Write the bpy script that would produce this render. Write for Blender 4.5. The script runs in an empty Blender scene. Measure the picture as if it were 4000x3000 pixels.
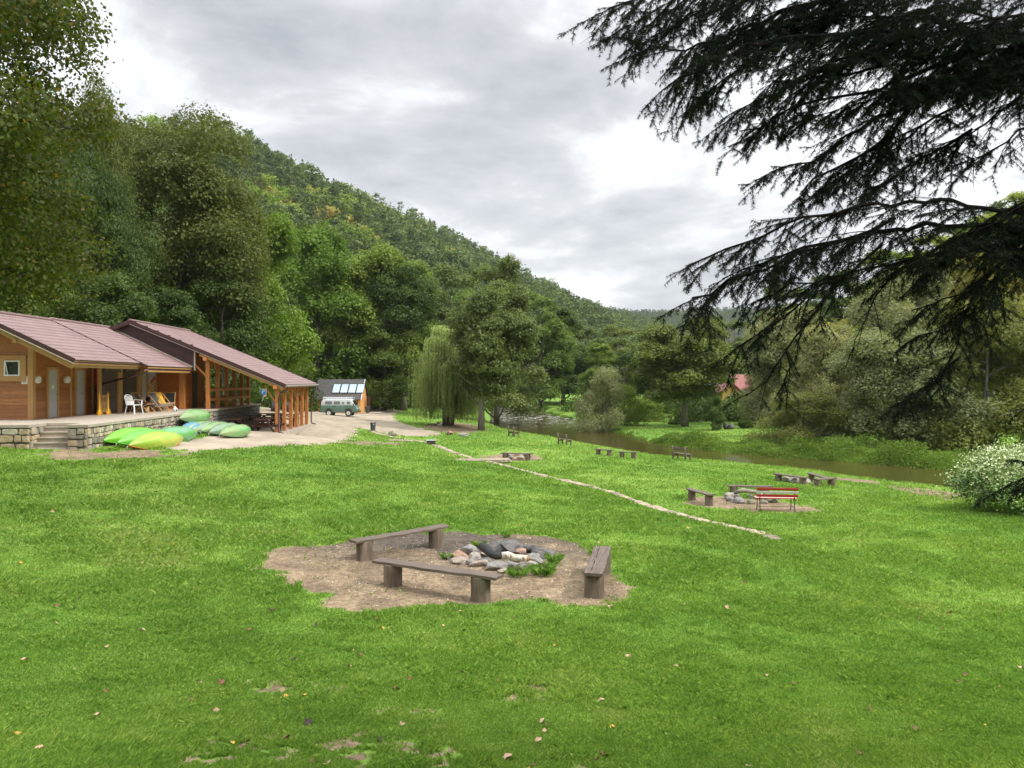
import bpy, bmesh, math, random
import numpy as np
from mathutils import Vector, Matrix, Quaternion
R=math.radians
sc=bpy.context.scene
C=sc.collection
# ------------------------------------------------------------------ camera, sky, sun, exposure
CAMZ=3.75; FPX=3000.0; HY=1480.0
cd=bpy.data.cameras.new('camera'); cam=bpy.data.objects.new('camera',cd); C.objects.link(cam)
cam.location=(0,0,CAMZ); cam.rotation_euler=(R(90),0,0)
cd.sensor_width=36; cd.lens=27; cd.shift_y=-0.005; cd.clip_start=0.05; cd.clip_end=6000
sc.camera=cam
SUN_EL=48; SUN_AZ=62      # azimuth clockwise from +Y (north): sun stands to the right, a little behind the hills' far end
sd_=bpy.data.lights.new('sun','SUN'); sd_.energy=2.1; sd_.angle=R(11); sd_.color=(1,.955,.88)
sun=bpy.data.objects.new('sun',sd_); C.objects.link(sun)
SUN_AZ=106
sdir=Vector((math.sin(R(SUN_AZ))*math.cos(R(SUN_EL)),math.cos(R(SUN_AZ))*math.cos(R(SUN_EL)),math.sin(R(SUN_EL))))
sun.rotation_euler=sdir.to_track_quat('Z','Y').to_euler()
w=bpy.data.worlds.new('World'); sc.world=w; w.use_nodes=True
nt=w.node_tree; nt.nodes.clear(); N=nt.nodes.new; L=nt.links.new
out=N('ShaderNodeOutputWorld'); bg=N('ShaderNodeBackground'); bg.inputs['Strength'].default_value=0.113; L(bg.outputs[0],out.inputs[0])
sky=N('ShaderNodeTexSky'); sky.sky_type='NISHITA'; sky.sun_disc=False; sky.sun_elevation=R(SUN_EL); sky.sun_rotation=R(SUN_AZ)
tc=N('ShaderNodeTexCoord'); sep=N('ShaderNodeSeparateXYZ'); L(tc.outputs['Generated'],sep.inputs[0])
def M_(op,a,b=None,clamp=False):
    n=N('ShaderNodeMath'); n.operation=op; n.use_clamp=clamp
    for i,v in enumerate((a,b)):
        if v is None: continue
        if isinstance(v,(int,float)): n.inputs[i].default_value=v
        else: L(v,n.inputs[i])
    return n.outputs[0]
zc=M_('ADD',M_('MAXIMUM',sep.outputs[2],0.0),0.22)
dx=M_('DIVIDE',sep.outputs[0],zc); dy=M_('DIVIDE',sep.outputs[1],zc)
cmb=N('ShaderNodeCombineXYZ'); L(dx,cmb.inputs[0]); L(dy,cmb.inputs[1]); cmb.inputs[2].default_value=3.1
def noise_w(scale,detail,rough,dist,loc):
    mp=N('ShaderNodeMapping'); mp.inputs['Location'].default_value=loc; L(cmb.outputs[0],mp.inputs[0])
    n=N('ShaderNodeTexNoise'); n.inputs['Scale'].default_value=scale; n.inputs['Detail'].default_value=detail
    n.inputs['Roughness'].default_value=rough; n.inputs['Distortion'].default_value=dist; L(mp.outputs[0],n.inputs['Vector']); return n.outputs[0]
n1=noise_w(1.15,7,.55,.35,(1.2,5.5,0)); n2=noise_w(3.4,7,.6,.5,(7,2,0))
dens=M_('ADD',M_('MULTIPLY',n1,.78),M_('MULTIPLY',n2,.22))
cr=N('ShaderNodeValToRGB'); L(dens,cr.inputs[0])
e=cr.color_ramp.elements
e[0].position=.41; e[0].color=(6.3,6.35,6.4,1); e[1].position=.60; e[1].color=(2.56,2.68,2.80,1)
for p,c in ((.46,(5.1,5.17,5.25,1)),(.50,(3.92,4.00,4.12,1)),(.55,(3.20,3.29,3.42,1))):
    x=cr.color_ramp.elements.new(p); x.color=c
# brighter towards the horizon, where the cloud layer thins
hz=N('ShaderNodeMapRange'); L(sep.outputs[2],hz.inputs[0]); hz.inputs[1].default_value=0.0; hz.inputs[2].default_value=.30; hz.inputs[3].default_value=.75; hz.inputs[4].default_value=0
mh=N('ShaderNodeMixRGB'); L(M_('MULTIPLY',hz.outputs[0],.45),mh.inputs[0]); L(cr.outputs[0],mh.inputs[1]); mh.inputs[2].default_value=(4.72,4.80,4.88,1)
# mostly cloud layer, with a little of the clear sky mixed in
mx=N('ShaderNodeMixRGB'); mx.inputs[0].default_value=.93; L(sky.outputs[0],mx.inputs[1]); L(mh.outputs[0],mx.inputs[2])
# an overcast sky is brightest overhead
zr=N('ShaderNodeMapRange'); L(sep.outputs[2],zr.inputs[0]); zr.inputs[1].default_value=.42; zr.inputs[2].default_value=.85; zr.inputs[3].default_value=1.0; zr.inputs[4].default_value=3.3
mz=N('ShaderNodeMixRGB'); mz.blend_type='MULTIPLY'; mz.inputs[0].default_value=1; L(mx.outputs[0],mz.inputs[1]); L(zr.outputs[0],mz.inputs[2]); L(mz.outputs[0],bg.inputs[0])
sc.view_settings.view_transform='Standard'; sc.view_settings.look='None'; sc.view_settings.exposure=0.84; sc.view_settings.gamma=1
sc.render.engine='CYCLES'
# ------------------------------------------------------------------ helpers
def rs(seed): return np.random.RandomState(seed)
def _h(ix,iy,seed):
    n=(ix*374761393+iy*668265263+seed*1442695041)&0xffffffff
    n=((n^(n>>13))*1274126177)&0xffffffff
    return ((n^(n>>16))&0xffff)/65535.0
def vnoise(x,y,seed=0):
    x=np.asarray(x,float); y=np.asarray(y,float)
    ix=np.floor(x).astype(np.int64); iy=np.floor(y).astype(np.int64); fx=x-ix; fy=y-iy
    fx=fx*fx*(3-2*fx); fy=fy*fy*(3-2*fy)
    a=_h(ix,iy,seed); b=_h(ix+1,iy,seed); c=_h(ix,iy+1,seed); d=_h(ix+1,iy+1,seed)
    return (a*(1-fx)+b*fx)*(1-fy)+(c*(1-fx)+d*fx)*fy
def fbm(x,y,seed=0,o=4):
    s=0;a=.5;t=0
    for i in range(o):
        s=s+a*vnoise(x,y,seed+i*17); t+=a; a*=.5; x=np.asarray(x)*2.03; y=np.asarray(y)*2.03
    return s/t
def sstep(a,b,x):
    t=np.clip((x-a)/(b-a),0,1); return t*t*(3-2*t)
def P(px,py,d): return ((px-2000)/FPX*d, d, CAMZ-(py-HY)/FPX*d)
# polyline distance: returns distance, signed side (left of direction positive), nearest param index
def pl_dist(x,y,pts):
    x=np.asarray(x,float); y=np.asarray(y,float)
    best=np.full(x.shape,1e9); side=np.zeros(x.shape); val=np.zeros(x.shape)
    for i in range(len(pts)-1):
        ax,ay=pts[i][:2]; bx,by=pts[i+1][:2]; ex,ey=bx-ax,by-ay; l2=ex*ex+ey*ey
        t=np.clip(((x-ax)*ex+(y-ay)*ey)/l2,0,1); qx=ax+t*ex; qy=ay+t*ey
        d=np.hypot(x-qx,y-qy); m=d<best
        cr_=ex*(y-ay)-ey*(x-ax)
        best=np.where(m,d,best); side=np.where(m,np.sign(cr_),side)
        if len(pts[0])>2: val=np.where(m,pts[i][2]*(1-t)+pts[i+1][2]*t,val)
    return best,side,val
def in_poly(x,y,poly):
    x=np.asarray(x,float); y=np.asarray(y,float); r=np.zeros(x.shape,bool); n=len(poly)
    for i in range(n):
        ax,ay=poly[i][:2]; bx,by=poly[(i+1)%n][:2]
        if ay==by: continue
        c=((ay>y)!=(by>y))&(x<(bx-ax)*(y-ay)/(by-ay)+ax); r^=c
    return r
def sdist(x,y,poly):     # negative inside
    d,_,_=pl_dist(x,y,list(poly)+[poly[0]]); return np.where(in_poly(x,y,poly),-d,d)
# ------------------------------------------------------------------ terrain
WATER=-2.1
CP=[(0,-10,2.2),(0,0,2.1),(0,3,1.35),(0,6.4,.5),(0,10,.1),(0,13,0),(0,17,0),(-20,0,2.1),(20,0,1.2),(-22,-20,2.2),(22,-20,1.6),(-6,6.4,.75),(6,6.4,.35),
(-4,13,.1),(3,13,-.02),(-10,18,.65),(-14,28.5,1.15),(-17,27.5,1.22),(-22,27,1.3),(-20,18,1.3),(-13,35,1.02),(-12.5,42.5,.73),(-12.8,50,.76),(-16,46,.78),(-16,50,.8),(-22,56,1.1),
(-30,40,1.9),(-27,30,1.7),(-22.7,70,1.2),(-19,93,-.65),(-17,99,-.72),(-22,99,-.6),(60,80,-1),(45,130,-1.2),(20,160,-1.4),(0,185,-1.3),(-30,150,-.3),(-42,110,1),(-45,70,2.5),(60,30,-1.5)]
for q in [(1468,1690,64),(1150,1705,44),(1400,1700,52),(1300,1640,75),(1650,1600,115),(1500,1750,42),(1000,1800,28),(1500,1850,29),(2000,1900,26.5),(2400,1935,26.4),(1850,1795,40.5),(1900,1740,50),
(3030,2110,18.1),(2700,2030,21.5),(3100,2000,26),(3500,2000,25),(3500,2300,15),(3900,2600,10.5),(2800,2400,12.3),(2020,1795,44),(2420,1785,48),(3150,1885,35),(2600,1788,50),(2450,1770,54),(2300,1737,60),(2750,1803,48),(3000,1827,44.5),
(3300,1874,39),(3700,1930,35),(3950,2010,23.5),(2100,1700,69),(1875,1680,74),(1750,1660,82),(1900,1640,100),(2500,1690,80),(2700,1660,90),(2900,1640,104),(2900,1720,68),(3300,1760,60),(3800,1800,54)]: CP.append(P(*q))
CPA=np.array(CP)
def tps_fit():
    n=len(CPA); d=np.hypot(CPA[:,0][:,None]-CPA[:,0][None],CPA[:,1][:,None]-CPA[:,1][None])
    K=np.where(d>0,d*d*np.log(d+1e-12),0)+np.eye(n)*.3
    Pm=np.c_[np.ones(n),CPA[:,:2]]; A=np.block([[K,Pm],[Pm.T,np.zeros((3,3))]])
    return np.linalg.solve(A,np.r_[CPA[:,2],0,0,0])
TW=tps_fit()
def tps(x,y):
    s=TW[-3]+TW[-2]*x+TW[-1]*y
    for i in range(len(CPA)):
        d2=(x-CPA[i,0])**2+(y-CPA[i,1])**2; s=s+TW[i]*.5*d2*np.log(d2+1e-12)
    return s
NS=[(-8,260),(-4,150),(-3,125),(-2.3,100),(.5,82),(2.6,75),(5.6,67.5),(8.2,61.6),(11.1,55.7),(13.9,52),(16.4,49),(19.6,45.2),(21.2,42),(23,40.3),(25.7,38.6),(35,33),(60,18),(140,-30)]
FS=[(6,260),(4.8,170),(4.9,133),(8.8,109.7),(10.4,95),(11.1,83.6),(12.1,72.5),(14.2,65.5),(16.4,61.4),(19.2,57.5),(21.9,54.8),(25.7,51.3),(27.6,48.3),(31,46.4),(45,39),(72,26),(150,-15)]
RIVER=NS+FS[::-1]
WALL=[(P(3030,2110,18.1)[0],18.1),(2.35+1.17,26.4),(-2.02,40.5),(-12.0,62.5)]
WALLP=[P(3030,2112,18.1)[:2],P(2660,2010,22.2)[:2],P(2350,1922,27.6)[:2],P(1960,1815,37.3)[:2],P(1720,1760,46.5)[:2],P(1560,1715,56)[:2],P(1450,1688,64.5)[:2]]
TL=[(-34,20),(-36,60),(-33,100),(-24,125),(-10,165),(8,230),(45,330),(100,430),(160,560)]
def hp(px,py,d,t=14): q=P(px,py,d); return (q[0],q[1],q[2]-t)
RL=[(-330,120,75),(-300,220,95),hp(250,470,360),hp(600,455,385),hp(900,500,420),hp(1100,610,470),hp(1400,735,530),hp(1700,880,600),hp(1900,1000,650),hp(2100,1100,700),hp(2250,1190,760),hp(2420,1235,830,12)]
TR=[(60,10),(52,60),(50,85),(48,110),(60,170),(95,260),(170,420),(230,560)]
RR=[(130,40,45),(150,110,55),(165,190,60),(190,260,62),(240,420,62),(320,560,60)]
def height(x,y):
    x=np.atleast_1d(np.asarray(x,float)); y=np.atleast_1d(np.asarray(y,float))
    far=np.maximum(sstep(60,110,np.hypot(x,(y-60)*.8)),0)
    z=tps(x,y)*(1-far)+(-1.0)*far
    # step down behind the low stone wall
    d,s,_=pl_dist(x,y,WALLP); t=np.where(s<0,1,0)*sstep(0,.35,d)*(1-sstep(.5,7,d))
    end=sstep(18.1,20.5,y)*(1-sstep(60,63,y)); z=z-.32*t*end
    sd=sdist(x,y,RIVER)
    z=np.where(sd<2.2,np.minimum(z,WATER-.35+(z-WATER+.35)*sstep(-.5,2.2,sd)),z)
    z=np.where(sd<-.5,WATER-.35-.6*sstep(-.5,-4,sd),z)
    d1,s1,_=pl_dist(x,y,TL); d2,s2,zr=pl_dist(x,y,RL)
    f=d1/(d1+d2+1e-6); hl=z*(1-f)+zr*f**1.05; hl=np.where(s2>0,zr-.12*d2,hl); z=np.where(s1>0,hl,z)
    d1,s1,_=pl_dist(x,y,TR); d2,s2,zr=pl_dist(x,y,RR)
    f=d1/(d1+d2+1e-6); hl=z*(1-f)+zr*f; hl=np.where(s2<0,zr-.1*d2,hl); z=np.where(s1<0,hl,z)
    ff=sstep(950,1650,y)*(139+14*(fbm(x/260,y/260,9,3)-.5)*2+ -.02*(x-200)); z=np.maximum(z,ff*1.0+z*(1-sstep(900,1000,y)))
    z=z+np.where(y>20,(fbm(x/3.1,y/3.1,3,3)-.5)*.06,0)+(fbm(x/14,y/14,5,3)-.5)*.0
    return z
def Z(x,y): return float(height(x,y)[0])
def T(px,py,dmin=3,dmax=200):      # where the ray through a photo pixel meets the ground
    ds=np.geomspace(dmin,dmax,700); xs=(px-2000)/FPX*ds; zs=CAMZ-(py-HY)/FPX*ds
    h=height(xs,ds); k=np.argmax(h>=zs)
    if h[k]<zs[k]: k=len(ds)-1
    return (float(xs[k]),float(ds[k]),float(h[k]))
# dirt masks --------------------------------------------------------
def TP(poly,dmin=3): return [T(a,b,dmin)[:2] for a,b in poly]
ROAD=TP([(600,1757),(700,1725),(860,1700),(1000,1600),(1130,1600),(1240,1606),(1330,1612),(1420,1606),(1500,1602),(1575,1604),(1530,1622),(1555,1648),(1640,1672),(1735,1697),(1660,1706),(1600,1703),(1540,1700),(1480,1687),(1385,1668),(1400,1690),(1378,1712),(1300,1732),(1180,1738),(1060,1745),(900,1752),(760,1766)],20)
TRACK=TP([(100,1762),(250,1752),(420,1762),(640,1752),(800,1752),(800,1763),(620,1780),(560,1795),(400,1797),(200,1790)],15)
PATH2=TP([(1080,1736),(1300,1722),(1420,1722),(1560,1731),(1590,1736),(1450,1738),(1250,1737)],20)
PIT=TP([(985,2205),(1060,2150),(1250,2133),(1400,2103),(1600,2085),(1760,2083),(2000,2085),(2130,2095),(2260,2125),(2330,2170),(2370,2215),(2430,2260),(2490,2300),(2420,2322),(2390,2350),(2290,2382),(2190,2362),(2080,2345),(1960,2352),(1850,2366),(1720,2360),(1560,2374),(1400,2385),(1300,2375),(1240,2340),(1215,2300),(1100,2270),(1010,2235)])
PIT2=TP([(1890,1785),(1960,1774),(2060,1772),(2110,1784),(2115,1796),(2040,1801),(1940,1800)])
PIT3=TP([(2645,1950),(2720,1942),(2860,1945),(3050,1955),(3180,1985),(3190,2003),(3050,2003),(2900,1998),(2730,1980)])
RAMP=TP([(3180,1868),(3300,1867),(3440,1884),(3455,1894),(3380,1891),(3260,1880)])
MUD=TP([(3440,1890),(3800,1925),(3800,1965),(3600,1945),(3480,1912)])
WILLOW_DIRT=TP([(1640,1668),(1720,1650),(1850,1655),(1900,1680),(1840,1692),(1720,1688)],40)  # bare dirt on the ground under the weeping willow
YARD=TP([(700,1760),(1000,1560),(1240,1600),(1240,1690)],20)
def masks(x,y):
    n=(fbm(x*1.6,y*1.6,21,4)-.5); n2=(fbm(x*.35,y*.35,41,3)-.5)
    def mk(poly,soft,amp): return 1-sstep(-soft,soft,sdist(x,y,poly)+n*amp)
    big=(y>20)
    dirt=np.zeros(x.shape); dirt=np.maximum(dirt,mk(PIT,.22,.9)); 
    for q,s,a in ((PIT2,.25,1.2),(PIT3,.2,1.3),(RAMP,.3,1.),(WILLOW_DIRT,1.5,3.)): dirt=np.maximum(dirt,mk(q,s,a))
    dirt=np.maximum(dirt,.75*mk(MUD,.8,1.5)); dirt=np.maximum(dirt,mk(TRACK,.3,2.6)*.9); dirt=np.maximum(dirt,mk(PATH2,.2,1.2)*.8)
    road=mk(ROAD,.35,1.6)
    nz=fbm(x*.8,y*.8,77,3)
    bare=sstep(.50,.68,nz)*(1-sstep(8.5,12,y))*(1-sstep(-.5,3,x))*.85
    dirt=np.maximum(dirt,bare*sstep(.38,.60,fbm(x*9,y*9,78,3)))
    return dirt,road
# ------------------------------------------------------------------ node helpers for materials
class NT:
    def __init__(s,name):
        s.m=bpy.data.materials.new(name); s.m.use_nodes=True; s.t=s.m.node_tree; s.t.nodes.clear()
        s.out=s.n('ShaderNodeOutputMaterial'); s.b=s.n('ShaderNodeBsdfPrincipled'); s.l(s.b.outputs[0],s.out.inputs[0])
    def n(s,t,**k):
        x=s.t.nodes.new(t)
        for a,b in k.items(): setattr(x,a,b)
        return x
    def l(s,a,b): s.t.links.new(a,b)
    def set(s,i,v):
        if isinstance(v,(int,float)): i.default_value=v
        elif isinstance(v,tuple): i.default_value=(*v,1) if len(v)==3 and i.type=='RGBA' else v
        else: s.l(v,i)
    def math(s,op,a,b=0.0,clamp=False):
        x=s.n('ShaderNodeMath',operation=op,use_clamp=clamp); s.set(x.inputs[0],a); s.set(x.inputs[1],b); return x.outputs[0]
    def mix(s,f,a,b,mode='MIX'):
        x=s.n('ShaderNodeMixRGB',blend_type=mode); s.set(x.inputs[0],f); s.set(x.inputs[1],a); s.set(x.inputs[2],b); return x.outputs[0]
    def noise(s,scale,detail=4,rough=.55,coord='Object',sc3=None,dist=0):
        g=s.n('ShaderNodeNewGeometry').outputs['Position'] if coord=='World' else s.n('ShaderNodeTexCoord').outputs[coord]
        if sc3:
            mp=s.n('ShaderNodeMapping'); mp.inputs['Scale'].default_value=sc3; s.l(g,mp.inputs[0]); g=mp.outputs[0]
        x=s.n('ShaderNodeTexNoise'); x.inputs['Scale'].default_value=scale; x.inputs['Detail'].default_value=detail; x.inputs['Roughness'].default_value=rough; x.inputs['Distortion'].default_value=dist
        s.l(g,x.inputs['Vector']); return x.outputs[0]
    def ramp(s,f,*st):
        x=s.n('ShaderNodeValToRGB'); s.l(f,x.inputs[0]); e=x.color_ramp.elements
        e[0].position=st[0][0]; e[0].color=(*st[0][1],1); e[1].position=st[-1][0]; e[1].color=(*st[-1][1],1)
        for p,c in st[1:-1]: q=e.new(p); q.color=(*c,1)
        return x.outputs[0]
    def attr(s,name): return s.n('ShaderNodeAttribute',attribute_name=name).outputs['Fac']
    def bump(s,h,strength=.3,dist=.02):
        x=s.n('ShaderNodeBump'); x.inputs['Strength'].default_value=strength; x.inputs['Distance'].default_value=dist; s.l(h,x.inputs['Height']); s.l(x.outputs[0],s.b.inputs['Normal'])
    def col(s,v): s.set(s.b.inputs['Base Color'],v)
    def rough(s,v): s.set(s.b.inputs['Roughness'],v)
    def spec(s,v): s.b.inputs['Specular IOR Level'].default_value=v
def mat(name,c1,c2=None,rough=.7,scale=6,bump=.0,sc3=None,detail=4,metal=0,spec=.5,bd=.01,lo=.35,hi=.65,rand=0):
    m=NT(name); c2=c2 or tuple(v*.72 for v in c1)
    f=m.noise(scale,detail,.6,'Object',sc3); c=m.ramp(f,(lo,c1),(hi,c2))
    if rand:
        g=m.n('ShaderNodeNewGeometry').outputs['Random Per Island']; c=m.mix(1.0,c,m.ramp(g,(0,(1-rand,)*3),(1,(1+rand*.6,)*3)),'MULTIPLY')
    m.col(c); m.rough(rough); m.b.inputs['Metallic'].default_value=metal; m.spec(spec)
    if bump: m.bump(f,bump,bd)
    return m.m
def leafmat(name,c_lo,c_hi,trans=.35,rough=.55,accent=None,acc=.0,objvar=.25):
    m=NT(name); t=m.attr('tint'); c=m.ramp(t,(0,c_lo),(1,c_hi))
    if accent: c=m.mix(m.math('MULTIPLY',m.math('GREATER_THAN',m.attr('tint2'),1-acc),.8),c,accent)
    r=m.n('ShaderNodeObjectInfo').outputs['Random']
    if objvar: c=m.mix(1.0,c,m.ramp(r,(0,(1-objvar,1-objvar*.8,1-objvar)),(.5,(1,1,1)),(1,(1+objvar,1+objvar*.6,1-objvar*.3))),'MULTIPLY')
    m.col(c); m.rough(rough); m.spec(.25)
    tr=m.n('ShaderNodeBsdfTranslucent'); m.l(m.mix(1.0,c,(1.25,1.35,.6),'MULTIPLY'),tr.inputs[0])
    ms=m.n('ShaderNodeMixShader'); ms.inputs[0].default_value=trans; m.l(m.b.outputs[0],ms.inputs[1]); m.l(tr.outputs[0],ms.inputs[2]); m.l(ms.outputs[0],m.out.inputs[0])
    return m.m
def grass_color(m,tint=None):
    big=m.noise(.16,3,.5,'World'); mid=m.noise(.9,4,.6,'World'); fine=m.noise(4.2,4,.7,'World')
    f=m.math('ADD',m.math('MULTIPLY',big,.38),m.math('ADD',m.math('MULTIPLY',mid,.34),m.math('MULTIPLY',fine,.28)))
    c=m.ramp(f,(.33,(.102,.205,.030)),(.45,(.152,.280,.040)),(.55,(.212,.340,.056)),(.66,(.325,.405,.115)))
    return c
def link(o,parent=None):
    C.objects.link(o)
    if parent is not None: o.parent=parent
    return o
def tag(o,label=None,cat=None,group=None,kind=None):
    if label: o['label']=label
    if cat: o['category']=cat
    if group: o['group']=group
    if kind: o['kind']=kind
    return o
def empty(name,loc=(0,0,0),rz=0,label=None,cat=None,group=None):
    o=bpy.data.objects.new(name,None); o.empty_display_size=.2; C.objects.link(o); o.location=loc; o.rotation_euler=(0,0,rz); tag(o,label,cat,group); return o
def np_mesh(name,v,f,material=None,attrs=None,smooth=False):
    v=np.asarray(v,np.float32); f=np.asarray(f,np.int32); k=f.shape[1]
    me=bpy.data.meshes.new(name); me.vertices.add(len(v)); me.vertices.foreach_set('co',v.ravel())
    me.loops.add(f.size); me.loops.foreach_set('vertex_index',f.ravel())
    me.polygons.add(len(f)); me.polygons.foreach_set('loop_start',np.arange(0,f.size,k,dtype=np.int32)); 
    try: me.polygons.foreach_set('loop_total',np.full(len(f),k,np.int32))
    except Exception: pass
    if attrs:
        for an,(dom,arr) in attrs.items():
            a=me.attributes.new(an,'FLOAT',dom); a.data.foreach_set('value',np.asarray(arr,np.float32))
    me.update(calc_edges=True)
    if smooth: me.polygons.foreach_set('use_smooth',np.ones(len(f),bool))
    if material: me.materials.append(material)
    return me
class MB:
    def __init__(s): s.v=[]; s.f=[]; s.t=[]
    def add(s,vs,fs,tint=0.5):
        o=len(s.v); s.v+= [tuple(v) for v in vs]; s.f+=[tuple(i+o for i in f) for f in fs]; s.t+=[tint]*len(fs)
    def box(s,x0,x1,y0,y1,z0,z1,tint=.5):
        s.add([(x0,y0,z0),(x1,y0,z0),(x1,y1,z0),(x0,y1,z0),(x0,y0,z1),(x1,y0,z1),(x1,y1,z1),(x0,y1,z1)],
              [(0,3,2,1),(4,5,6,7),(0,1,5,4),(1,2,6,5),(2,3,7,6),(3,0,4,7)],tint)
    def beam(s,a,b,w,h,up=(0,0,1),tint=.5,w1=None,h1=None):
        a=Vector(a);b=Vector(b);d=(b-a).normalized(); u=Vector(up)
        if abs(d.dot(u))>.98: u=Vector((0,1,0))
        r=d.cross(u).normalized(); u=r.cross(d).normalized(); w1=w if w1 is None else w1; h1=h if h1 is None else h1
        vs=[]
        for p,ww,hh in ((a,w,h),(b,w1,h1)):
            for i,j in ((-1,-1),(1,-1),(1,1),(-1,1)): vs.append(p+r*(i*ww/2)+u*(j*hh/2))
        s.add(vs,[(3,2,1,0),(4,5,6,7),(0,1,5,4),(1,2,6,5),(2,3,7,6),(3,0,4,7)],tint)
    def tube(s,pts,rad,n=8,caps=True,tint=.5):
        pts=[Vector(p) for p in pts]; rad=rad if isinstance(rad,(list,tuple)) else [rad]*len(pts)
        o=len(s.v); ref=Vector((0,0,1))
        for i,p in enumerate(pts):
            d=(pts[min(i+1,len(pts)-1)]-pts[max(i-1,0)]).normalized(); 
            u=ref if abs(d.dot(ref))<.95 else Vector((1,0,0))
            r=d.cross(u).normalized(); u=r.cross(d)
            for k in range(n):
                a=2*math.pi*k/n; s.v.append(tuple(p+(r*math.cos(a)+u*math.sin(a))*rad[i]))
        for i in range(len(pts)-1):
            for k in range(n): s.f.append((o+i*n+k,o+i*n+(k+1)%n,o+(i+1)*n+(k+1)%n,o+(i+1)*n+k)); s.t.append(tint)
        if caps:
            s.f.append(tuple(o+k for k in range(n))[::-1]); s.f.append(tuple(o+(len(pts)-1)*n+k for k in range(n))); s.t+=[tint,tint]
    def prism(s,poly,y0,y1,tint=.5,axis='y'):
        n=len(poly)
        if axis=='y': vs=[(a,y0,b) for a,b in poly]+[(a,y1,b) for a,b in poly]
        elif axis=='x': vs=[(y0,a,b) for a,b in poly]+[(y1,a,b) for a,b in poly]
        else: vs=[(a,b,y0) for a,b in poly]+[(a,b,y1) for a,b in poly]
        s.add(vs,[tuple(range(n)),tuple(range(n,2*n))[::-1]]+[(i,i+n,(i+1)%n+n,(i+1)%n) for i in range(n)],tint)
    def lathe(s,prof,n=16,axis='z',c=(0,0,0),tint=.5):
        o=len(s.v)
        for r,h in prof:
            for k in range(n):
                a=2*math.pi*k/n; p=(r*math.cos(a),r*math.sin(a),h)
                if axis=='y': p=(p[0],p[2],p[1])
                if axis=='x': p=(p[2],p[0],p[1])
                s.v.append((p[0]+c[0],p[1]+c[1],p[2]+c[2]))
        for i in range(len(prof)-1):
            for k in range(n): s.f.append((o+i*n+k,o+i*n+(k+1)%n,o+(i+1)*n+(k+1)%n,o+(i+1)*n+k)); s.t.append(tint)
        s.f.append(tuple(o+k for k in range(n))[::-1]); s.f.append(tuple(o+(len(prof)-1)*n+k for k in range(n))); s.t+=[tint,tint]
    def build(s,name,m,parent=None,loc=None,bevel=0,smooth=False,label=None,fix=True):
        me=bpy.data.meshes.new(name); me.from_pydata(s.v,[],s.f); me.update()
        a=me.attributes.new('tint','FLOAT','FACE'); a.data.foreach_set('value',np.array(s.t,np.float32))
        if fix:
            bm=bmesh.new(); bm.from_mesh(me); bmesh.ops.recalc_face_normals(bm,faces=bm.faces); bm.to_mesh(me); bm.free()
        if smooth:
            me.polygons.foreach_set('use_smooth',np.ones(len(me.polygons),bool))
        me.materials.append(m); o=bpy.data.objects.new(name,me); link(o,parent)
        if loc: o.location=loc
        if bevel:
            b=o.modifiers.new('bevel','BEVEL'); b.width=bevel; b.segments=2; b.limit_method='ANGLE'
        if label: o['label']=label
        return o
def copy_tree(o,parent=None,depth=0):
    c=o.copy(); C.objects.link(c)
    if parent is not None: c.parent=parent
    for ch in list(o.children):
        if ch!=c: copy_tree(ch,c,depth+1)
    return c
# ------------------------------------------------------------------ ground, water, grass
def axis_coords(lo,hi,step,far_lo,far_hi,g=1.09):
    c=list(np.arange(lo,hi,step)); s=step; v=hi
    while v<far_hi: c.append(v); s*=g; v+=s
    s=step; v=lo
    pre=[]
    while v>far_lo: s*=g; v-=s; pre.append(v)
    return np.array(pre[::-1]+c)
gx=axis_coords(-22,27,.15,-900,1200,1.06); gy=axis_coords(5,64,.15,-60,2300,1.035)
GX,GY=np.meshgrid(gx,gy); fx=GX.ravel(); fy=GY.ravel()
gz=height(fx,fy); dm,rm=masks(fx,fy)
nx=len(gx); ny=len(gy)
ii=(np.arange(ny-1)[:,None]*nx+np.arange(nx-1)[None]).ravel()
faces=np.c_[ii,ii+1,ii+1+nx,ii+nx]
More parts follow.
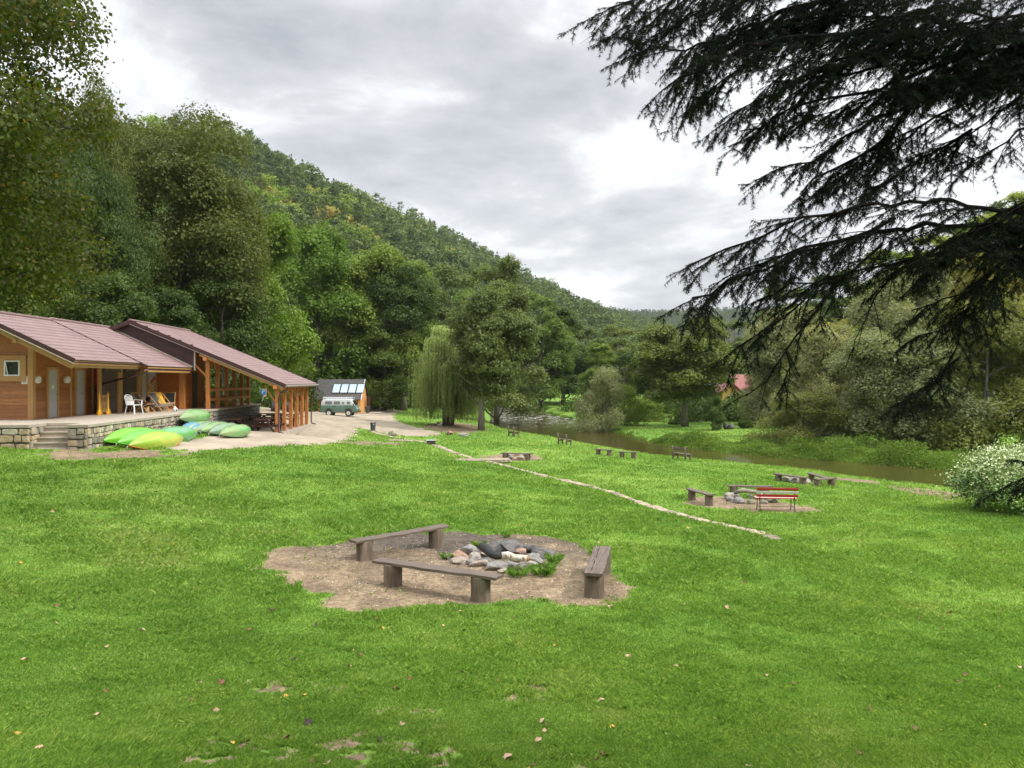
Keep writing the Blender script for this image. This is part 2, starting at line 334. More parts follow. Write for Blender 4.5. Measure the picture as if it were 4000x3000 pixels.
# forest floor under the woods
d1,s1,_=pl_dist(fx,fy,TL); d3,s3,_=pl_dist(fx,fy,TR); wood=np.maximum(np.where(s1>0,1,0)*sstep(0,4,d1),np.where(s3<0,1,0)*sstep(0,6,d3)); 
pitd=sdist(fx,fy,PIT); 
fpx,fpy,_z=T(1960,2180)
ash=(1-sstep(.6,2.6,np.hypot((fx-fpx+1.0)/2.2,(fy-fpy-1.3)/1.1)))*sstep(.30,.55,fbm(fx*1.1,fy*1.1,91,4)+.14)
def ground_mat():
    m=NT('ground_grass_and_dirt'); g=grass_color(m)
    nf=m.noise(38,4,.7,'World'); g=m.mix(.55,g,m.ramp(nf,(.3,(.45,.5,.4)),(.7,(1.5,1.45,1.3))),'MULTIPLY')
    g=m.mix(1.0,g,(.86,.86,.9),'MULTIPLY')
    n1=m.noise(1.3,5,.6,'World'); n2=m.noise(55,3,.8,'World'); n3=m.noise(9,4,.7,'World')
    d=m.ramp(n1,(.35,(.30,.228,.145)),(.6,(.175,.130,.085)))
    d=m.mix(.6,d,m.ramp(n2,(.32,(.45,.42,.4)),(.68,(1.5,1.5,1.5))),'MULTIPLY'); d=m.mix(.8,d,m.ramp(n3,(.35,(.55,.52,.50)),(.6,(1.2,1.2,1.2))),'MULTIPLY')
    chips=m.math('GREATER_THAN',m.noise(95,2,.5,'World'),.70); d=m.mix(m.math('MULTIPLY',chips,.8),d,(.55,.47,.36))
    a=m.attr('ash'); d=m.mix(m.math('MULTIPLY',a,.85),d,m.ramp(n3,(.3,(.035,.03,.028)),(.7,(.115,.095,.08))))
    r=m.ramp(m.noise(.6,5,.65,'World',(1,.45,1)),(.38,(.40,.335,.25)),(.62,(.29,.24,.18))); r=m.mix(.35,r,m.ramp(n2,(.3,(.6,.6,.6)),(.7,(1.3,1.3,1.3))),'MULTIPLY')
    fl=m.ramp(n3,(.3,(.03,.028,.012)),(.7,(.075,.06,.03)))
    wob=m.math('MULTIPLY',m.math('SUBTRACT',m.noise(14,5,.8,'World'),.5),1.5)
    def th(an): return m.ramp(m.math('ADD',m.attr(an),wob),(.42,(0,0,0)),(.58,(1,1,1)))
    c=m.mix(m.attr('wood'),g,fl); c=m.mix(th('dirt'),c,d); c=m.mix(th('road'),c,r)
    m.col(c); m.rough(.95); m.spec(.15); m.bump(m.math('ADD',n2,m.math('MULTIPLY',n3,1.2)),.5,.02)
    return m.m
me=np_mesh('ground',np.c_[fx,fy,gz],faces,ground_mat(),{'dirt':('POINT',dm),'road':('POINT',rm),'wood':('POINT',wood),'ash':('POINT',ash)},smooth=True)
ground=bpy.data.objects.new('ground',me); C.objects.link(ground); tag(ground,'wide green lawn and valley ground with sandy dirt patches',None,None,'structure')
# water
m=NT('river_water'); m.rough(.06); m.spec(.5)
geo=m.n('ShaderNodeNewGeometry').outputs['Position']; sp=m.n('ShaderNodeSeparateXYZ'); m.l(geo,sp.inputs[0])
rap=m.n('ShaderNodeMapRange'); m.l(sp.outputs[1],rap.inputs[0]); rap.inputs[1].default_value=84; rap.inputs[2].default_value=112
foamn=m.noise(1.3,7,.75,'World',(.8,.55,1)); foam=m.math('MULTIPLY',m.ramp(foamn,(.53,(0,0,0)),(.66,(1,1,1))),rap.outputs[0])
base=m.ramp(m.noise(.25,3,.5,'World'),(.3,(.050,.040,.012)),(.7,(.068,.050,.016)))
m.col(m.mix(foam,base,(.75,.76,.74))); m.rough(m.math('ADD',m.math('MULTIPLY',foam,.6),.07))
rip=m.math('ADD',m.math('MULTIPLY',m.noise(2.2,4,.6,'World',(1,.6,1)),m.math('ADD',m.math('MULTIPLY',rap.outputs[0],2.5),.35)),m.math('MULTIPLY',foam,.5))
m.bump(rip,.6,.14)
wv=[(x,y,WATER) for x,y in RIVER]; exp=[]
nn=len(NS); V_=[];F_=[]
# resample both shores and run a strip between them, a metre wider than the shore line
def resamp(pts,k):
    p=np.array(pts); s=np.r_[0,np.cumsum(np.hypot(*np.diff(p,axis=0).T))]; t=np.linspace(0,s[-1],k); return np.c_[np.interp(t,s,p[:,0]),np.interp(t,s,p[:,1])]
A_=resamp(NS,90); B_=resamp(FS,90); dAB=(B_-A_)/np.linalg.norm(B_-A_,axis=1)[:,None]; A2=A_-dAB*1.6; B2=B_+dAB*1.6
for i in range(90):
    for k in range(7):
        q=A2[i]*(1-k/6)+B2[i]*k/6; V_.append((q[0],q[1],WATER))
for i in range(89):
    for k in range(6): F_.append((i*7+k,i*7+k+1,(i+1)*7+k+1,(i+1)*7+k))
me=np_mesh('river',np.array(V_),np.array(F_),m.m,smooth=True); ro=bpy.data.objects.new('river',me); C.objects.link(ro); tag(ro,'brown slow river curving past the lawn',None,None,'structure')
# grass blades: one object, real blades, thinning out and widening with distance
def grass_obj():
    g=rs(5); n=1750000
    # uniform in screen-ish area: y distributed ~ y^-1.2
    u=g.rand(n); y0,y1=5.6,118; k=-.75; y=(y0**k+u*(y1**k-y0**k))**(1/k)
    x=(g.rand(n)*2-1)*(.70*y+.6)
    ok=(x>-23)
    dm,rm=masks(x,y); cl_=fbm(x*7,y*7,55,2); ok&=(g.rand(n)>np.minimum(dm*1.35-.1+(cl_-.5)*1.3*(dm>.03)*(dm<.985),.995))&(g.rand(n)>rm*1.3-.1)
    ok&=(sdist(x,y,RIVER)>1.2); q1,q2,_=pl_dist(x,y,TL); ok&=(q2<=0); q1,q2,_=pl_dist(x,y,TR); ok&=(q2>=0); ok&=~((x<-17.5)&(y>96)&(x>-27)&(y<104))
    ok&=~((y>27.4)&(y<54)&(x<-15.1-(y-27.5)*.06)); ok&=~((y>40)&(y<52)&(x<-12.1)&(x>-17))
    dw,sw,_=pl_dist(x,y,WALLP); ok&=(dw>.16)|(y<18)
    x=x[ok];y=y[ok]; n=len(x); z=height(x,y)
    patch=fbm(x*.9,y*.9,33,4); tall=.55+1.0*sstep(.35,.7,patch)+.55*sstep(.55,.75,fbm(x*4,y*4,37,2))
    h=(.032+.034*g.rand(n))*tall*np.clip(y/13,.85,2.2)**.5; wd=.0034*np.clip(y/6.5,1,14)**.95*(.7+.6*g.rand(n))
    a=g.rand(n)*2*math.pi; tx=np.cos(a); ty=np.sin(a); b=g.rand(n)*2*math.pi; ln=h*(.25+.75*g.rand(n)); lx=np.cos(b)*ln; ly=np.sin(b)*ln
    v=np.empty((n,4,3),np.float32)
    v[:,0]=np.c_[x-tx*wd,y-ty*wd,z-.005]; v[:,1]=np.c_[x+tx*wd,y+ty*wd,z-.005]
    v[:,2]=np.c_[x+tx*wd*.75+lx*.4,y+ty*wd*.75+ly*.4,z+h*.6]; v[:,3]=np.c_[x+lx,y+ly,z+h*(.95-.25*g.rand(n))]
    f=np.arange(n*4).reshape(n,4); f=np.stack([f[:,0],f[:,1],f[:,2],f[:,3]],1)
    m=NT('grass_blade'); c=grass_color(m); t=m.attr('tint'); c=m.mix(1.0,c,m.ramp(t,(0,(.55,.66,.6)),(.45,(1.0,1.0,1.0)),(.85,(1.45,1.30,1.5)),(.97,(1.9,1.55,2.4)),(1,(2.6,1.6,3.0))),'MULTIPLY')
    m.col(c); m.rough(.5); m.spec(.3)
    tr=m.n('ShaderNodeBsdfTranslucent'); m.l(m.mix(1.0,c,(1.2,1.25,.7),'MULTIPLY'),tr.inputs[0]); ms=m.n('ShaderNodeMixShader'); ms.inputs[0].default_value=.4
    m.l(m.b.outputs[0],ms.inputs[1]); m.l(tr.outputs[0],ms.inputs[2]); m.l(ms.outputs[0],m.out.inputs[0])
    me=np_mesh('grass',v.reshape(-1,3),f,m.m,{'tint':('FACE',g.rand(n))}); o=bpy.data.objects.new('grass',me); C.objects.link(o)
    tag(o,'short mown green grass covering the lawn','grass',None,'stuff'); return o
grass_obj()
# ------------------------------------------------------------------ trees
def leaf_quads(c,size,g,up=.35,aspect=.55,normal=None,droop=0):
    n=len(c); nr=g.randn(n,3)*(.62 if normal is not None else 1); nr[:,2]+=up*2*(.7 if normal is not None else 1)
    if normal is not None: nr+=normal*1.9
    nr/=np.linalg.norm(nr,axis=1)[:,None]+1e-9
    t=g.randn(n,3); t[:,2]-=droop; t-=nr*(t*nr).sum(1)[:,None]; t/=np.linalg.norm(t,axis=1)[:,None]+1e-9; b=np.cross(nr,t)
    s=(size*(.65+.7*g.rand(n)))[:,None]
    v=np.empty((n,4,3)); v[:,0]=c-t*s*.5; v[:,1]=c+b*s*aspect*.5+nr*s*.06; v[:,2]=c+t*s*.5; v[:,3]=c-b*s*aspect*.5+nr*s*.06
    return v.reshape(-1,3)
def skeleton(g,H,th,lobes,trunk_r,lean=0):
    mb=MB(); top=H*.86; pts=[];k=8; ang=g.rand()*6.3
    for i in range(k):
        t=i/(k-1); pts.append(Vector((math.cos(ang)*lean*t*t+ (g.rand()-.5)*.12*H*.05*i, math.sin(ang)*lean*t*t+(g.rand()-.5)*.12*H*.05*i, t*top-.3*(i==0))))
    rr=[trunk_r*(1.25 if i==0 else (1-.88*(i/(k-1)))) for i in range(k)]
    mb.tube(pts,rr,9)
    tips=[]
    for (c,r) in lobes:
        c=Vector(c); zt=max(th*.8,min(top*.9,c.z-(math.hypot(c.x,c.y))*.75)); t=zt/top; i=min(int(t*(k-1)),k-2); a=pts[i].lerp(pts[i+1],t*(k-1)-i)
        m1=a.lerp(c,.4)+Vector((0,0,-.05*H*.2)); m2=a.lerp(c,.75); r0=trunk_r*(1-.8*t)*.5
        mb.tube([a,m1,m2,c],[r0,r0*.7,r0*.45,r0*.15],6,False)
        for j in range(5):
            d=Vector(g.randn(3)).normalized()*r*.95; d.z=abs(d.z)*.7
            mb.tube([m2.lerp(c,g.rand()),c+d*.5+Vector((0,0,-.03*r)),c+d],[r0*.3,r0*.2,r0*.05],4,False)
    return mb
def make_tree_mesh(seed,H,Rx,th,leaf,nleaf,kind='round',trunk_r=.3,nlobes=22,clump=.5,lobe_r=.36,up=.35,aspect=.6,squash=1.0,lean=0,flat=.40):
    g=rs(seed); lobes=[]; Hc=H-th; cz=th+Hc*.5
    tries=0
    while len(lobes)<nlobes and tries<4000:
        tries+=1
        d=g.randn(3); d/=np.linalg.norm(d); rad=.35+.45*g.rand()
        p=np.array([d[0]*Rx*rad,d[1]*Rx*rad,cz+d[2]*Hc*.5*rad*1.12])
        t=(p[2]-th)/Hc
        if kind=='cone':
            w=(1-t)**.8*1.25; p[0]*=w;p[1]*=w; r=Rx*lobe_r*(.35+.8*(1-t))
        elif kind=='dome':
            p[2]=th+Hc*(.04+.92*g.rand()**1.15); t=(p[2]-th)/Hc; a_=g.rand()*6.283; q_=(.35+.5*g.rand())*math.sqrt(max(.03,1-(max(0,t-.15)/.88)**2)); p[0]=math.cos(a_)*Rx*q_; p[1]=math.sin(a_)*Rx*q_; r=Rx*lobe_r*(1.05-.35*t)
        elif kind=='egg': w=1.15-.45*t; p[0]*=w;p[1]*=w; r=Rx*lobe_r*(1.15-.45*t)
        else: r=Rx*lobe_r*(.8+.4*g.rand())
        if all(np.linalg.norm(p-q[0])>r*.62 for q in lobes): lobes.append((p,r))
    cc=[];ct=[];cn=[]
    per=max(1,int(nleaf/len(lobes)))
    ncl=max(6,int(4*math.pi*(Rx*lobe_r)**2/(clump**2*1.6)))
    for (p,r) in lobes:
        lt=g.rand()
        for j in range(ncl):
            d=g.randn(3); d/=np.linalg.norm(d)
            if d[2]<-.55: d[2]*=-.3
            q=p+d*r*(.72+.38*g.rand())*np.array([1,1,.95*squash]); k=max(1,int(per/ncl*(.5+g.rand())))
            off=g.randn(k,3)*clump*np.array([.55,.55,flat]); off[:,2]-=.18*(off[:,0]**2+off[:,1]**2)/clump
            cc.append(q+off); ct.append(np.clip(.34*lt+.46*g.rand()+.20*g.rand(k),0,1)); cn.append(np.repeat(d[None],k,0))
    cc=np.concatenate(cc); ct=np.concatenate(ct); cn=np.concatenate(cn); n=len(cc)
    v=leaf_quads(cc,leaf,g,up,aspect,cn*.5)
    return v,np.arange(n*4).reshape(n,4),ct,g.rand(n),skeleton(g,H,th,[l for l in lobes][:26],trunk_r,lean)
BARK=mat('bark',(.17,.145,.115),(.07,.058,.045),.95,5,.8,(1,1,.18),6,bd=.03)
BARKL=mat('bark_pale',(.26,.235,.19),(.12,.105,.085),.95,6,.8,(1,1,.2),6,bd=.03)
LM={
 'oak':leafmat('leaf_olive_brown',(.062,.085,.019),(.145,.165,.036),.35,.6,(.19,.15,.045),.03),
 'dark':leafmat('leaf_dark_green',(.036,.070,.013),(.115,.170,.032),.3),
 'maple':leafmat('leaf_maple_green',(.070,.140,.016),(.20,.30,.035),.35),
 'mid':leafmat('leaf_mid_green',(.085,.140,.026),(.215,.295,.055),.35),
 'alder':leafmat('leaf_alder_green',(.080,.115,.032),(.20,.245,.070),.35),
 'yellow':leafmat('leaf_yellow_green',(.15,.215,.035),(.36,.42,.075),.4),
 'grey':leafmat('leaf_grey_willow',(.17,.185,.080),(.38,.39,.20),.35,.5,(.30,.24,.10),.05),
 'olive':leafmat('leaf_olive_yellow',(.165,.18,.045),(.37,.36,.105),.4,.55,(.32,.22,.07),.07),
 'weep':leafmat('leaf_weeping_willow',(.28,.33,.13),(.50,.56,.26),.45),
 'linden':leafmat('leaf_linden',(.030,.050,.008),(.12,.145,.026),.5,.5,(.20,.13,.03),.045),
 'pine':leafmat('needle_pine_green',(.050,.088,.032),(.145,.205,.080),.25),
 'spruce':leafmat('needle_spruce_backlit',(.004,.008,.004),(.010,.018,.008),.05,1.0),  # near-black: the backlit look of the boughs is put into the needle colour
}
TM={}
def template(key,mk,leafkey,bark=BARK,**k):
    v,f,t,t2,sk=make_tree_mesh(**k)
    me=np_mesh('crown',v,f,LM[leafkey],{'tint':('FACE',t),'tint2':('FACE',t2)})
    TM[key]=(me,sk,bark,k['H'],k['Rx'])
TRUNKME={}
def tree_obj(name,key,loc,H,W,rz,label,cat='tree',group=None,leafkey=None,nofloor=False):
    me,sk,bark,h0,r0=TM[key]; root=empty(name,loc,rz,label,cat,group)
    s=H/h0; sx=W/(2*r0); root.scale=(sx,sx,s)
    if leafkey and leafkey!=me.materials[0].name:
        kk=(key,leafkey)
        if kk not in TM:
            m2=me.copy(); m2.materials.clear(); m2.materials.append(LM[leafkey]); TM[kk]=m2
        me=TM[kk]
    c=bpy.data.objects.new('crown',me); link(c,root)
    if key not in TRUNKME:
        t=sk.build('trunk',bark,root,smooth=True,fix=False); TRUNKME[key]=t.data
    else:
        t=bpy.data.objects.new('trunk',TRUNKME[key]); link(t,root)
    return root
template('oak1',0,'oak',seed=11,H=20,Rx=8,th=3.5,leaf=.21,nleaf=130000,nlobes=46,clump=.7,lobe_r=.28,trunk_r=.45)
template('maple1',0,'maple',seed=12,H=18,Rx=6,th=.8,leaf=.30,nleaf=46000,kind='dome',nlobes=30,clump=.75,lobe_r=.30,trunk_r=.35)
template('maple2',0,'maple',seed=13,H=18,Rx=6,th=1.0,leaf=.30,nleaf=44000,kind='dome',nlobes=32,clump=.7,lobe_r=.34,trunk_r=.35)
template('alder1',0,'alder',seed=14,H=16,Rx=5.4,th=2.6,leaf=.26,nleaf=80000,kind='egg',nlobes=44,clump=.55,lobe_r=.27,trunk_r=.33,bark=BARKL,lean=.6)
template('tall1',0,'mid',seed=15,H=22,Rx=4.6,th=1.2,leaf=.30,nleaf=42000,kind='dome',nlobes=32,clump=.65,lobe_r=.33,trunk_r=.3)
template('tall2',0,'mid',seed=16,H=22,Rx=5.0,th=1.0,leaf=.28,nleaf=46000,kind='dome',nlobes=36,clump=.5,lobe_r=.30,trunk_r=.3)
template('bush1',0,'yellow',seed=17,H=6,Rx=3.2,th=.1,kind='dome',flat=.6,leaf=.18,nleaf=36000,nlobes=22,clump=.32,lobe_r=.36,trunk_r=.10,up=.1,aspect=.35)
template('willowbush',0,'grey',seed=18,H=13,Rx=6.2,th=.3,kind='dome',flat=.62,leaf=.25,nleaf=100000,nlobes=40,clump=.5,lobe_r=.27,trunk_r=.25,up=.1,aspect=.5,bark=BARKL)
template('willowbush2',0,'grey',seed=19,H=11,Rx=5.5,th=.3,kind='dome',flat=.62,leaf=.22,nleaf=90000,nlobes=36,clump=.42,lobe_r=.28,trunk_r=.2,up=.1,aspect=.5,bark=BARKL)
template('shrub',0,'mid',seed=20,H=3,Rx=2,th=.05,kind='dome',leaf=.13,nleaf=14000,nlobes=16,clump=.25,lobe_r=.4,trunk_r=.06)
def D(px,py,d,top): return d*(py-top)/FPX     # height of something whose foot is at py and top at `top`
def plant_tree(name,key,px,d,top,wpx,label,leaf=None,rz=None,cat='tree',group=None,sink=.0,seed=[0]):
    seed[0]+=1; x=(px-2000)/FPX*d; z=Z(x,d); H=(HY-top)/FPX*d+CAMZ-z
    return tree_obj(name,key,(x,d,z-sink),H,wpx/FPX*d,(seed[0]*2.39)%6.28 if rz is None else rz,label,cat,group,leaf)
pt=plant_tree
template('highcrown',0,'dark',seed=23,H=24,Rx=4.6,th=9,leaf=.28,nleaf=26000,nlobes=26,clump=.6,lobe_r=.34,trunk_r=.42,bark=BARKL)
pt('broadleaf_tree','highcrown',1556,112,1000,280,'left one of two tall bare trunks rising beyond the end of the drive','dark')
pt('broadleaf_tree','highcrown',1577,110,990,280,'right one of two tall bare trunks rising beyond the end of the drive','dark')
# left of the view, behind the timber buildings
pt('broadleaf_tree','oak1',700,64,425,860,'huge olive brown tree with yellowing crown towering behind the timber buildings')
pt('broadleaf_tree','oak1',390,52,600,420,'dark olive tree between the foreground linden and the huge yellowing tree','dark')
pt('broadleaf_tree','oak1',340,54,330,400,'thin reddish brown tree top showing sky through it at upper left','oak')
pt('broadleaf_tree','maple2',450,47,1060,430,'dense green shrubby tree rising over the front roof ridge','dark')
pt('broadleaf_tree','maple2',130,44,1000,500,'dark shaded tree right behind the front roof at the left edge','dark')
pt('broadleaf_tree','maple1',1010,75,830,430,'bright green maple right of the huge yellowing tree','maple')
pt('broadleaf_tree','maple1',870,62,1020,400,'dark tree rising behind the shelter roof ridge','dark')
pt('broadleaf_tree','maple2',640,56,1130,420,'dark green tree low behind the brown gable','dark')
pt('broadleaf_tree','maple2',1240,110,880,500,'broad dark green maple standing over the orange hut','maple')
pt('broadleaf_tree','maple1',1080,98,1130,300,'green tree behind the end of the shelter roof','dark')
pt('broadleaf_tree','maple1',1450,112,960,400,'yellowish green rounded tree behind the right end of the orange hut','mid')
pt('broadleaf_tree','tall1',1390,124,1000,230,'lighter green tree crown just above the dark maple','maple')
pt('broadleaf_tree','tall1',1600,122,1010,330,'tall mid green tree left of the weeping willow','mid')
pt('broadleaf_tree','maple2',1500,108,1230,330,'dark low tree between the orange hut and the weeping willow','dark')
pt('broadleaf_tree','tall2',1760,128,1030,340,'dark green tree standing behind the weeping willow','alder')
pt('broadleaf_tree','tall2',1940,98,985,350,'tall tree with bare top twigs behind the riverbank alder','alder')
pt('broadleaf_tree','tall2',2110,140,1130,280,'mid green tree right behind the riverbank alder','mid')
pt('broadleaf_tree','tall1',2200,150,1190,260,'dark alder leaning over the far rapids','dark')
pt('broadleaf_tree','tall2',2290,160,1270,240,'dark green tree on the far bank beyond the rapids','alder')
pt('broadleaf_tree','tall1',1680,150,1140,300,'dark tree deep in the wood behind the sandy drive','dark')
pt('broadleaf_tree','tall1',1560,150,1180,300,'shaded woodland tree closing the end of the drive','dark')
pt('broadleaf_tree','tall2',1850,160,1120,320,'woodland tree filling the gap between willow and alder','mid')
pt('broadleaf_tree','tall2',2020,165,1110,320,'woodland tree above the rapids, paler than its neighbours','alder')
_al=pt('broadleaf_tree','alder1',1880,74,1075,425,'large riverbank alder with straight pale trunk on the lawn edge',rz=0)
_al.children[0].location=(1.25,0,.2)
pt('broadleaf_tree','tall2',2420,150,1262,230,'round crowned tree right of the river gap, mid green','alder')
pt('broadleaf_tree','tall1',2350,128,1335,170,'light green young tree beside the round crowned tree','mid')
pt('willow_bush','bush1',2355,86,1450,205,'pale yellow green willow bush leaning over the water at the river bend','grey')
pt('willow_bush','bush1',2440,92,1510,160,'smaller willow bush behind the pale one at the bend','yellow')
pt('shrub','shrub',2520,100,1545,150,'bright green shrub at the foot of the narrow conifer','mid',cat='shrub')
pt('broadleaf_tree','alder1',2675,88,1195,440,'spreading dark tree with twin trunk on the far lawn','alder')
pt('broadleaf_tree','alder1',2560,112,1260,330,'dark tree behind the narrow conifer','dark')
pt('broadleaf_tree','maple1',2785,82,1545,95,'small dense dark tree beside the stone bench on the far lawn','dark')
pt('broadleaf_tree','tall2',2830,160,1230,330,'grey green tree rising behind the hidden yellow house','alder')
pt('broadleaf_tree','oak1',3010,112,1440,240,'reddish brown small tree screening the red house roof','oak')
pt('broadleaf_tree','willowbush',3080,92,1225,460,'grey green willow behind the yellowish bush','grey')
pt('willow_bush','willowbush',3230,70,1290,400,'greyish willow right of the yellowish bush with drooping twigs','grey')
pt('willow_bush','bush1',3140,63,1545,380,'yellowish olive bush hanging over the river on the far bank','olive')
pt('willow_bush','willowbush2',3500,61,1300,640,'wide grey willow thicket on the far bank opposite the hedge','grey')
pt('willow_bush','willowbush2',3850,60,1180,640,'tall olive willow thicket with many stems at the right edge','olive')
pt('broadleaf_tree','willowbush',3560,82,1090,560,'pale green willow crown above the grey thicket','grey')
pt('broadleaf_tree','willowbush',3880,88,1000,600,'pale olive willow crown at upper right behind the spruce branches','olive')
pt('broadleaf_tree','tall2',3700,150,880,420,'tall pale tree on the slope behind the right willows','yellow')
pt('broadleaf_tree','tall2',3480,140,960,360,'tall tree on the right slope seen through spruce twigs','mid')
pt('broadleaf_tree','tall2',3960,130,760,420,'pale birch like crown at the right edge behind the spruce','yellow')
pt('broadleaf_tree','tall2',3280,165,1040,340,'dark green tree far back on the right slope','dark')
pt('broadleaf_tree','tall2',3080,190,1100,340,'mid green tree far back left of the right slope','mid')
# weeping willow -----------------------------------------------------
def weeping(loc,H,Rr,seed,label):
    g=rs(seed); root=empty('weeping_willow',loc,0,label,'tree'); mb=MB()
    cs=[];sz=[]
    for s in range(3):
        a=2.1*s+.4; mb.tube([(math.cos(a)*.35,math.sin(a)*.35,-.3),(math.cos(a)*.5,math.sin(a)*.5,1.5),(math.cos(a)*1.1,math.sin(a)*1.0,H*.55),(math.cos(a)*1.6,math.sin(a)*1.5,H*.85)],[.32,.24,.15,.05],8)
    tiers=[(H*.97,.35),(H*.86,.60),(H*.74,.78),(H*.60,.92),(H*.47,1.02)]
    for zt,fr in tiers:
        nb=int(7+9*fr)
        for b in range(nb):
            a=g.rand()*6.283; rr=Rr*fr*(.75+.3*g.rand()); zz=zt+(g.rand()-.5)*H*.1
            ax=math.cos(a)*rr; ay=math.sin(a)*rr
            mb.tube([(0,0,zz-.9),(ax*.55,ay*.55,zz+.25),(ax,ay,zz)],[.06,.04,.015],5,False)
            for k in range(46):
                t=.35+.65*g.rand(); sx=ax*t+g.randn()*.32; sy=ay*t+g.randn()*.32; sz0=zz+.25*math.sin(t*3)+g.rand()*.2
                ln=min(sz0-.35-g.rand()*1.0,H*(.22+.30*g.rand())); m_=int(ln/.055); u=np.linspace(0,1,m_)
                out=.25*np.sqrt(u)
                cs.append(np.c_[sx+math.cos(a)*out+g.randn(m_)*.03,sy+math.sin(a)*out+g.randn(m_)*.03,sz0-u*ln])
    c=np.concatenate(cs); n=len(c)
    v=leaf_quads(c,.15,g,.45,.5,None,.9)
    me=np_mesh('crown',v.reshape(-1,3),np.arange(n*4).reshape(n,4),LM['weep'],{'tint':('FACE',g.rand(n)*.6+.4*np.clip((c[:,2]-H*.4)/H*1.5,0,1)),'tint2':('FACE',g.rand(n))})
    link(bpy.data.objects.new('crown',me),root); mb.build('trunk',BARK,root,smooth=True,fix=False); return root
x,y,z=T(1750,1662,60); weeping((x,y,z),y*(1662-1290)/FPX,y*145/FPX,3,'weeping willow with long hanging pale green curtains left of the alder')
# narrow conifer on the far side
def conifer_mesh(seed,H,Rr,n,leaf,pw=1.0,th=.03,layers=0,kind='pine'):
    g=rs(seed); t=g.rand(n)**.8
    if kind=='pine':       # irregular: crown in clumps over the upper part
        K=26; kz=np.sort(.30+.68*g.rand(K)); ka=g.rand(K)*6.283; kr=(1-((kz-.45)/.6)**2)*.62*(.5+.6*g.rand(K))
        kr=np.clip(kr,.05,1); idx=g.randint(0,K,n)
        c=np.c_[np.cos(ka[idx])*kr[idx]*Rr,np.sin(ka[idx])*kr[idx]*Rr,kz[idx]*H]+g.randn(n,3)*np.array([.27*Rr,.27*Rr,.022*H])
        tt=(.3*g.rand(K)[idx]+.7*g.rand(n))
    else:
        r=Rr*(1-t)**pw*(.55+.45*g.rand(n)); z=H*(th+(1-th)*t); 
        if layers: z=z-.35*(r/Rr)*H/layers+ (np.floor(t*layers)/layers-t)*H*.55
        a=g.rand(n)*6.283; c=np.c_[np.cos(a)*r,np.sin(a)*r,z]; tt=g.rand(n)
    v=leaf_quads(c,leaf,g,.2,.5); return v,np.arange(n*4).reshape(n,4),tt
v,f,t=conifer_mesh(41,9,1.05,9000,.17,.75,.02,0,'cone'); g=rs(2)
me=np_mesh('crown',v,f,LM['dark'],{'tint':('FACE',t),'tint2':('FACE',t)})
x,d=(2468-2000)/FPX*106,106; r_=empty('narrow_conifer',(x,d,Z(x,d)),0,'narrow pointed dark conifer beyond the willow bush at the river bend','tree'); r_.scale=(.85,.85,((HY-1415)/FPX*d+CAMZ-Z(x,d))/9)
link(bpy.data.objects.new('crown',me),r_); mb=MB(); mb.tube([(0,0,-.2),(0,0,6)],[.12,.03],6); mb.build('trunk',BARK,r_)
# ------------------------------------------------------------------ hillside forest
HT=[]
def hill_templates():
    for i in range(3):
        v,f,t=conifer_mesh(50+i,17,2.6,560,.95,kind='pine'); HT.append(('pine',v,f,t,17))
    for i in range(2):
        v,f,t=conifer_mesh(60+i,17,2.5,520,.85,.9,.08,9,'spruce'); HT.append(('pine',v,f,t,17))
    for i in range(3):
        v,f,t,t2,sk=make_tree_mesh(seed=70+i,H=14,Rx=4.2,th=1.5,leaf=.85,nleaf=900,nlobes=14,clump=1.2,lobe_r=.4,trunk_r=.2); HT.append(('broad',v,f,t,14))
hill_templates()
def hill_points(poly_px,n,seed,dmin):
    g=rs(seed); pts=[]
    return pts
g=rs(99)
xs=[];ys=[]
N_=26000
ty=70+g.rand(N_)**.9*760; tx=-.70*ty-10+g.rand(N_)*(.70*ty+.3*ty)
d1,s1,_=pl_dist(tx,ty,TL); d2,s2,_=pl_dist(tx,ty,RL)
keep=(s1>0)&(d1>2)&((s2<=0)|(d2<14))
px_=2000+FPX*tx/ty; keep&=(px_>-200)&(px_<2600)
tx=tx[keep];ty=ty[keep]
# thin to a spacing that grows a little with distance
order=np.argsort(ty); tx=tx[order];ty=ty[order]; cell={}; sel=[]
for i in range(len(tx)):
    s=4.2+ty[i]*.003; k=(int(tx[i]/s),int(ty[i]/s))
    if k in cell: continue
    cell[k]=1; sel.append(i)
tx=tx[sel];ty=ty[sel]; tz=height(tx,ty)
vis=np.ones(len(tx),bool)
pyt=HY-(tz+15-CAMZ)/ty*FPX; pxx=2000+FPX*tx/ty
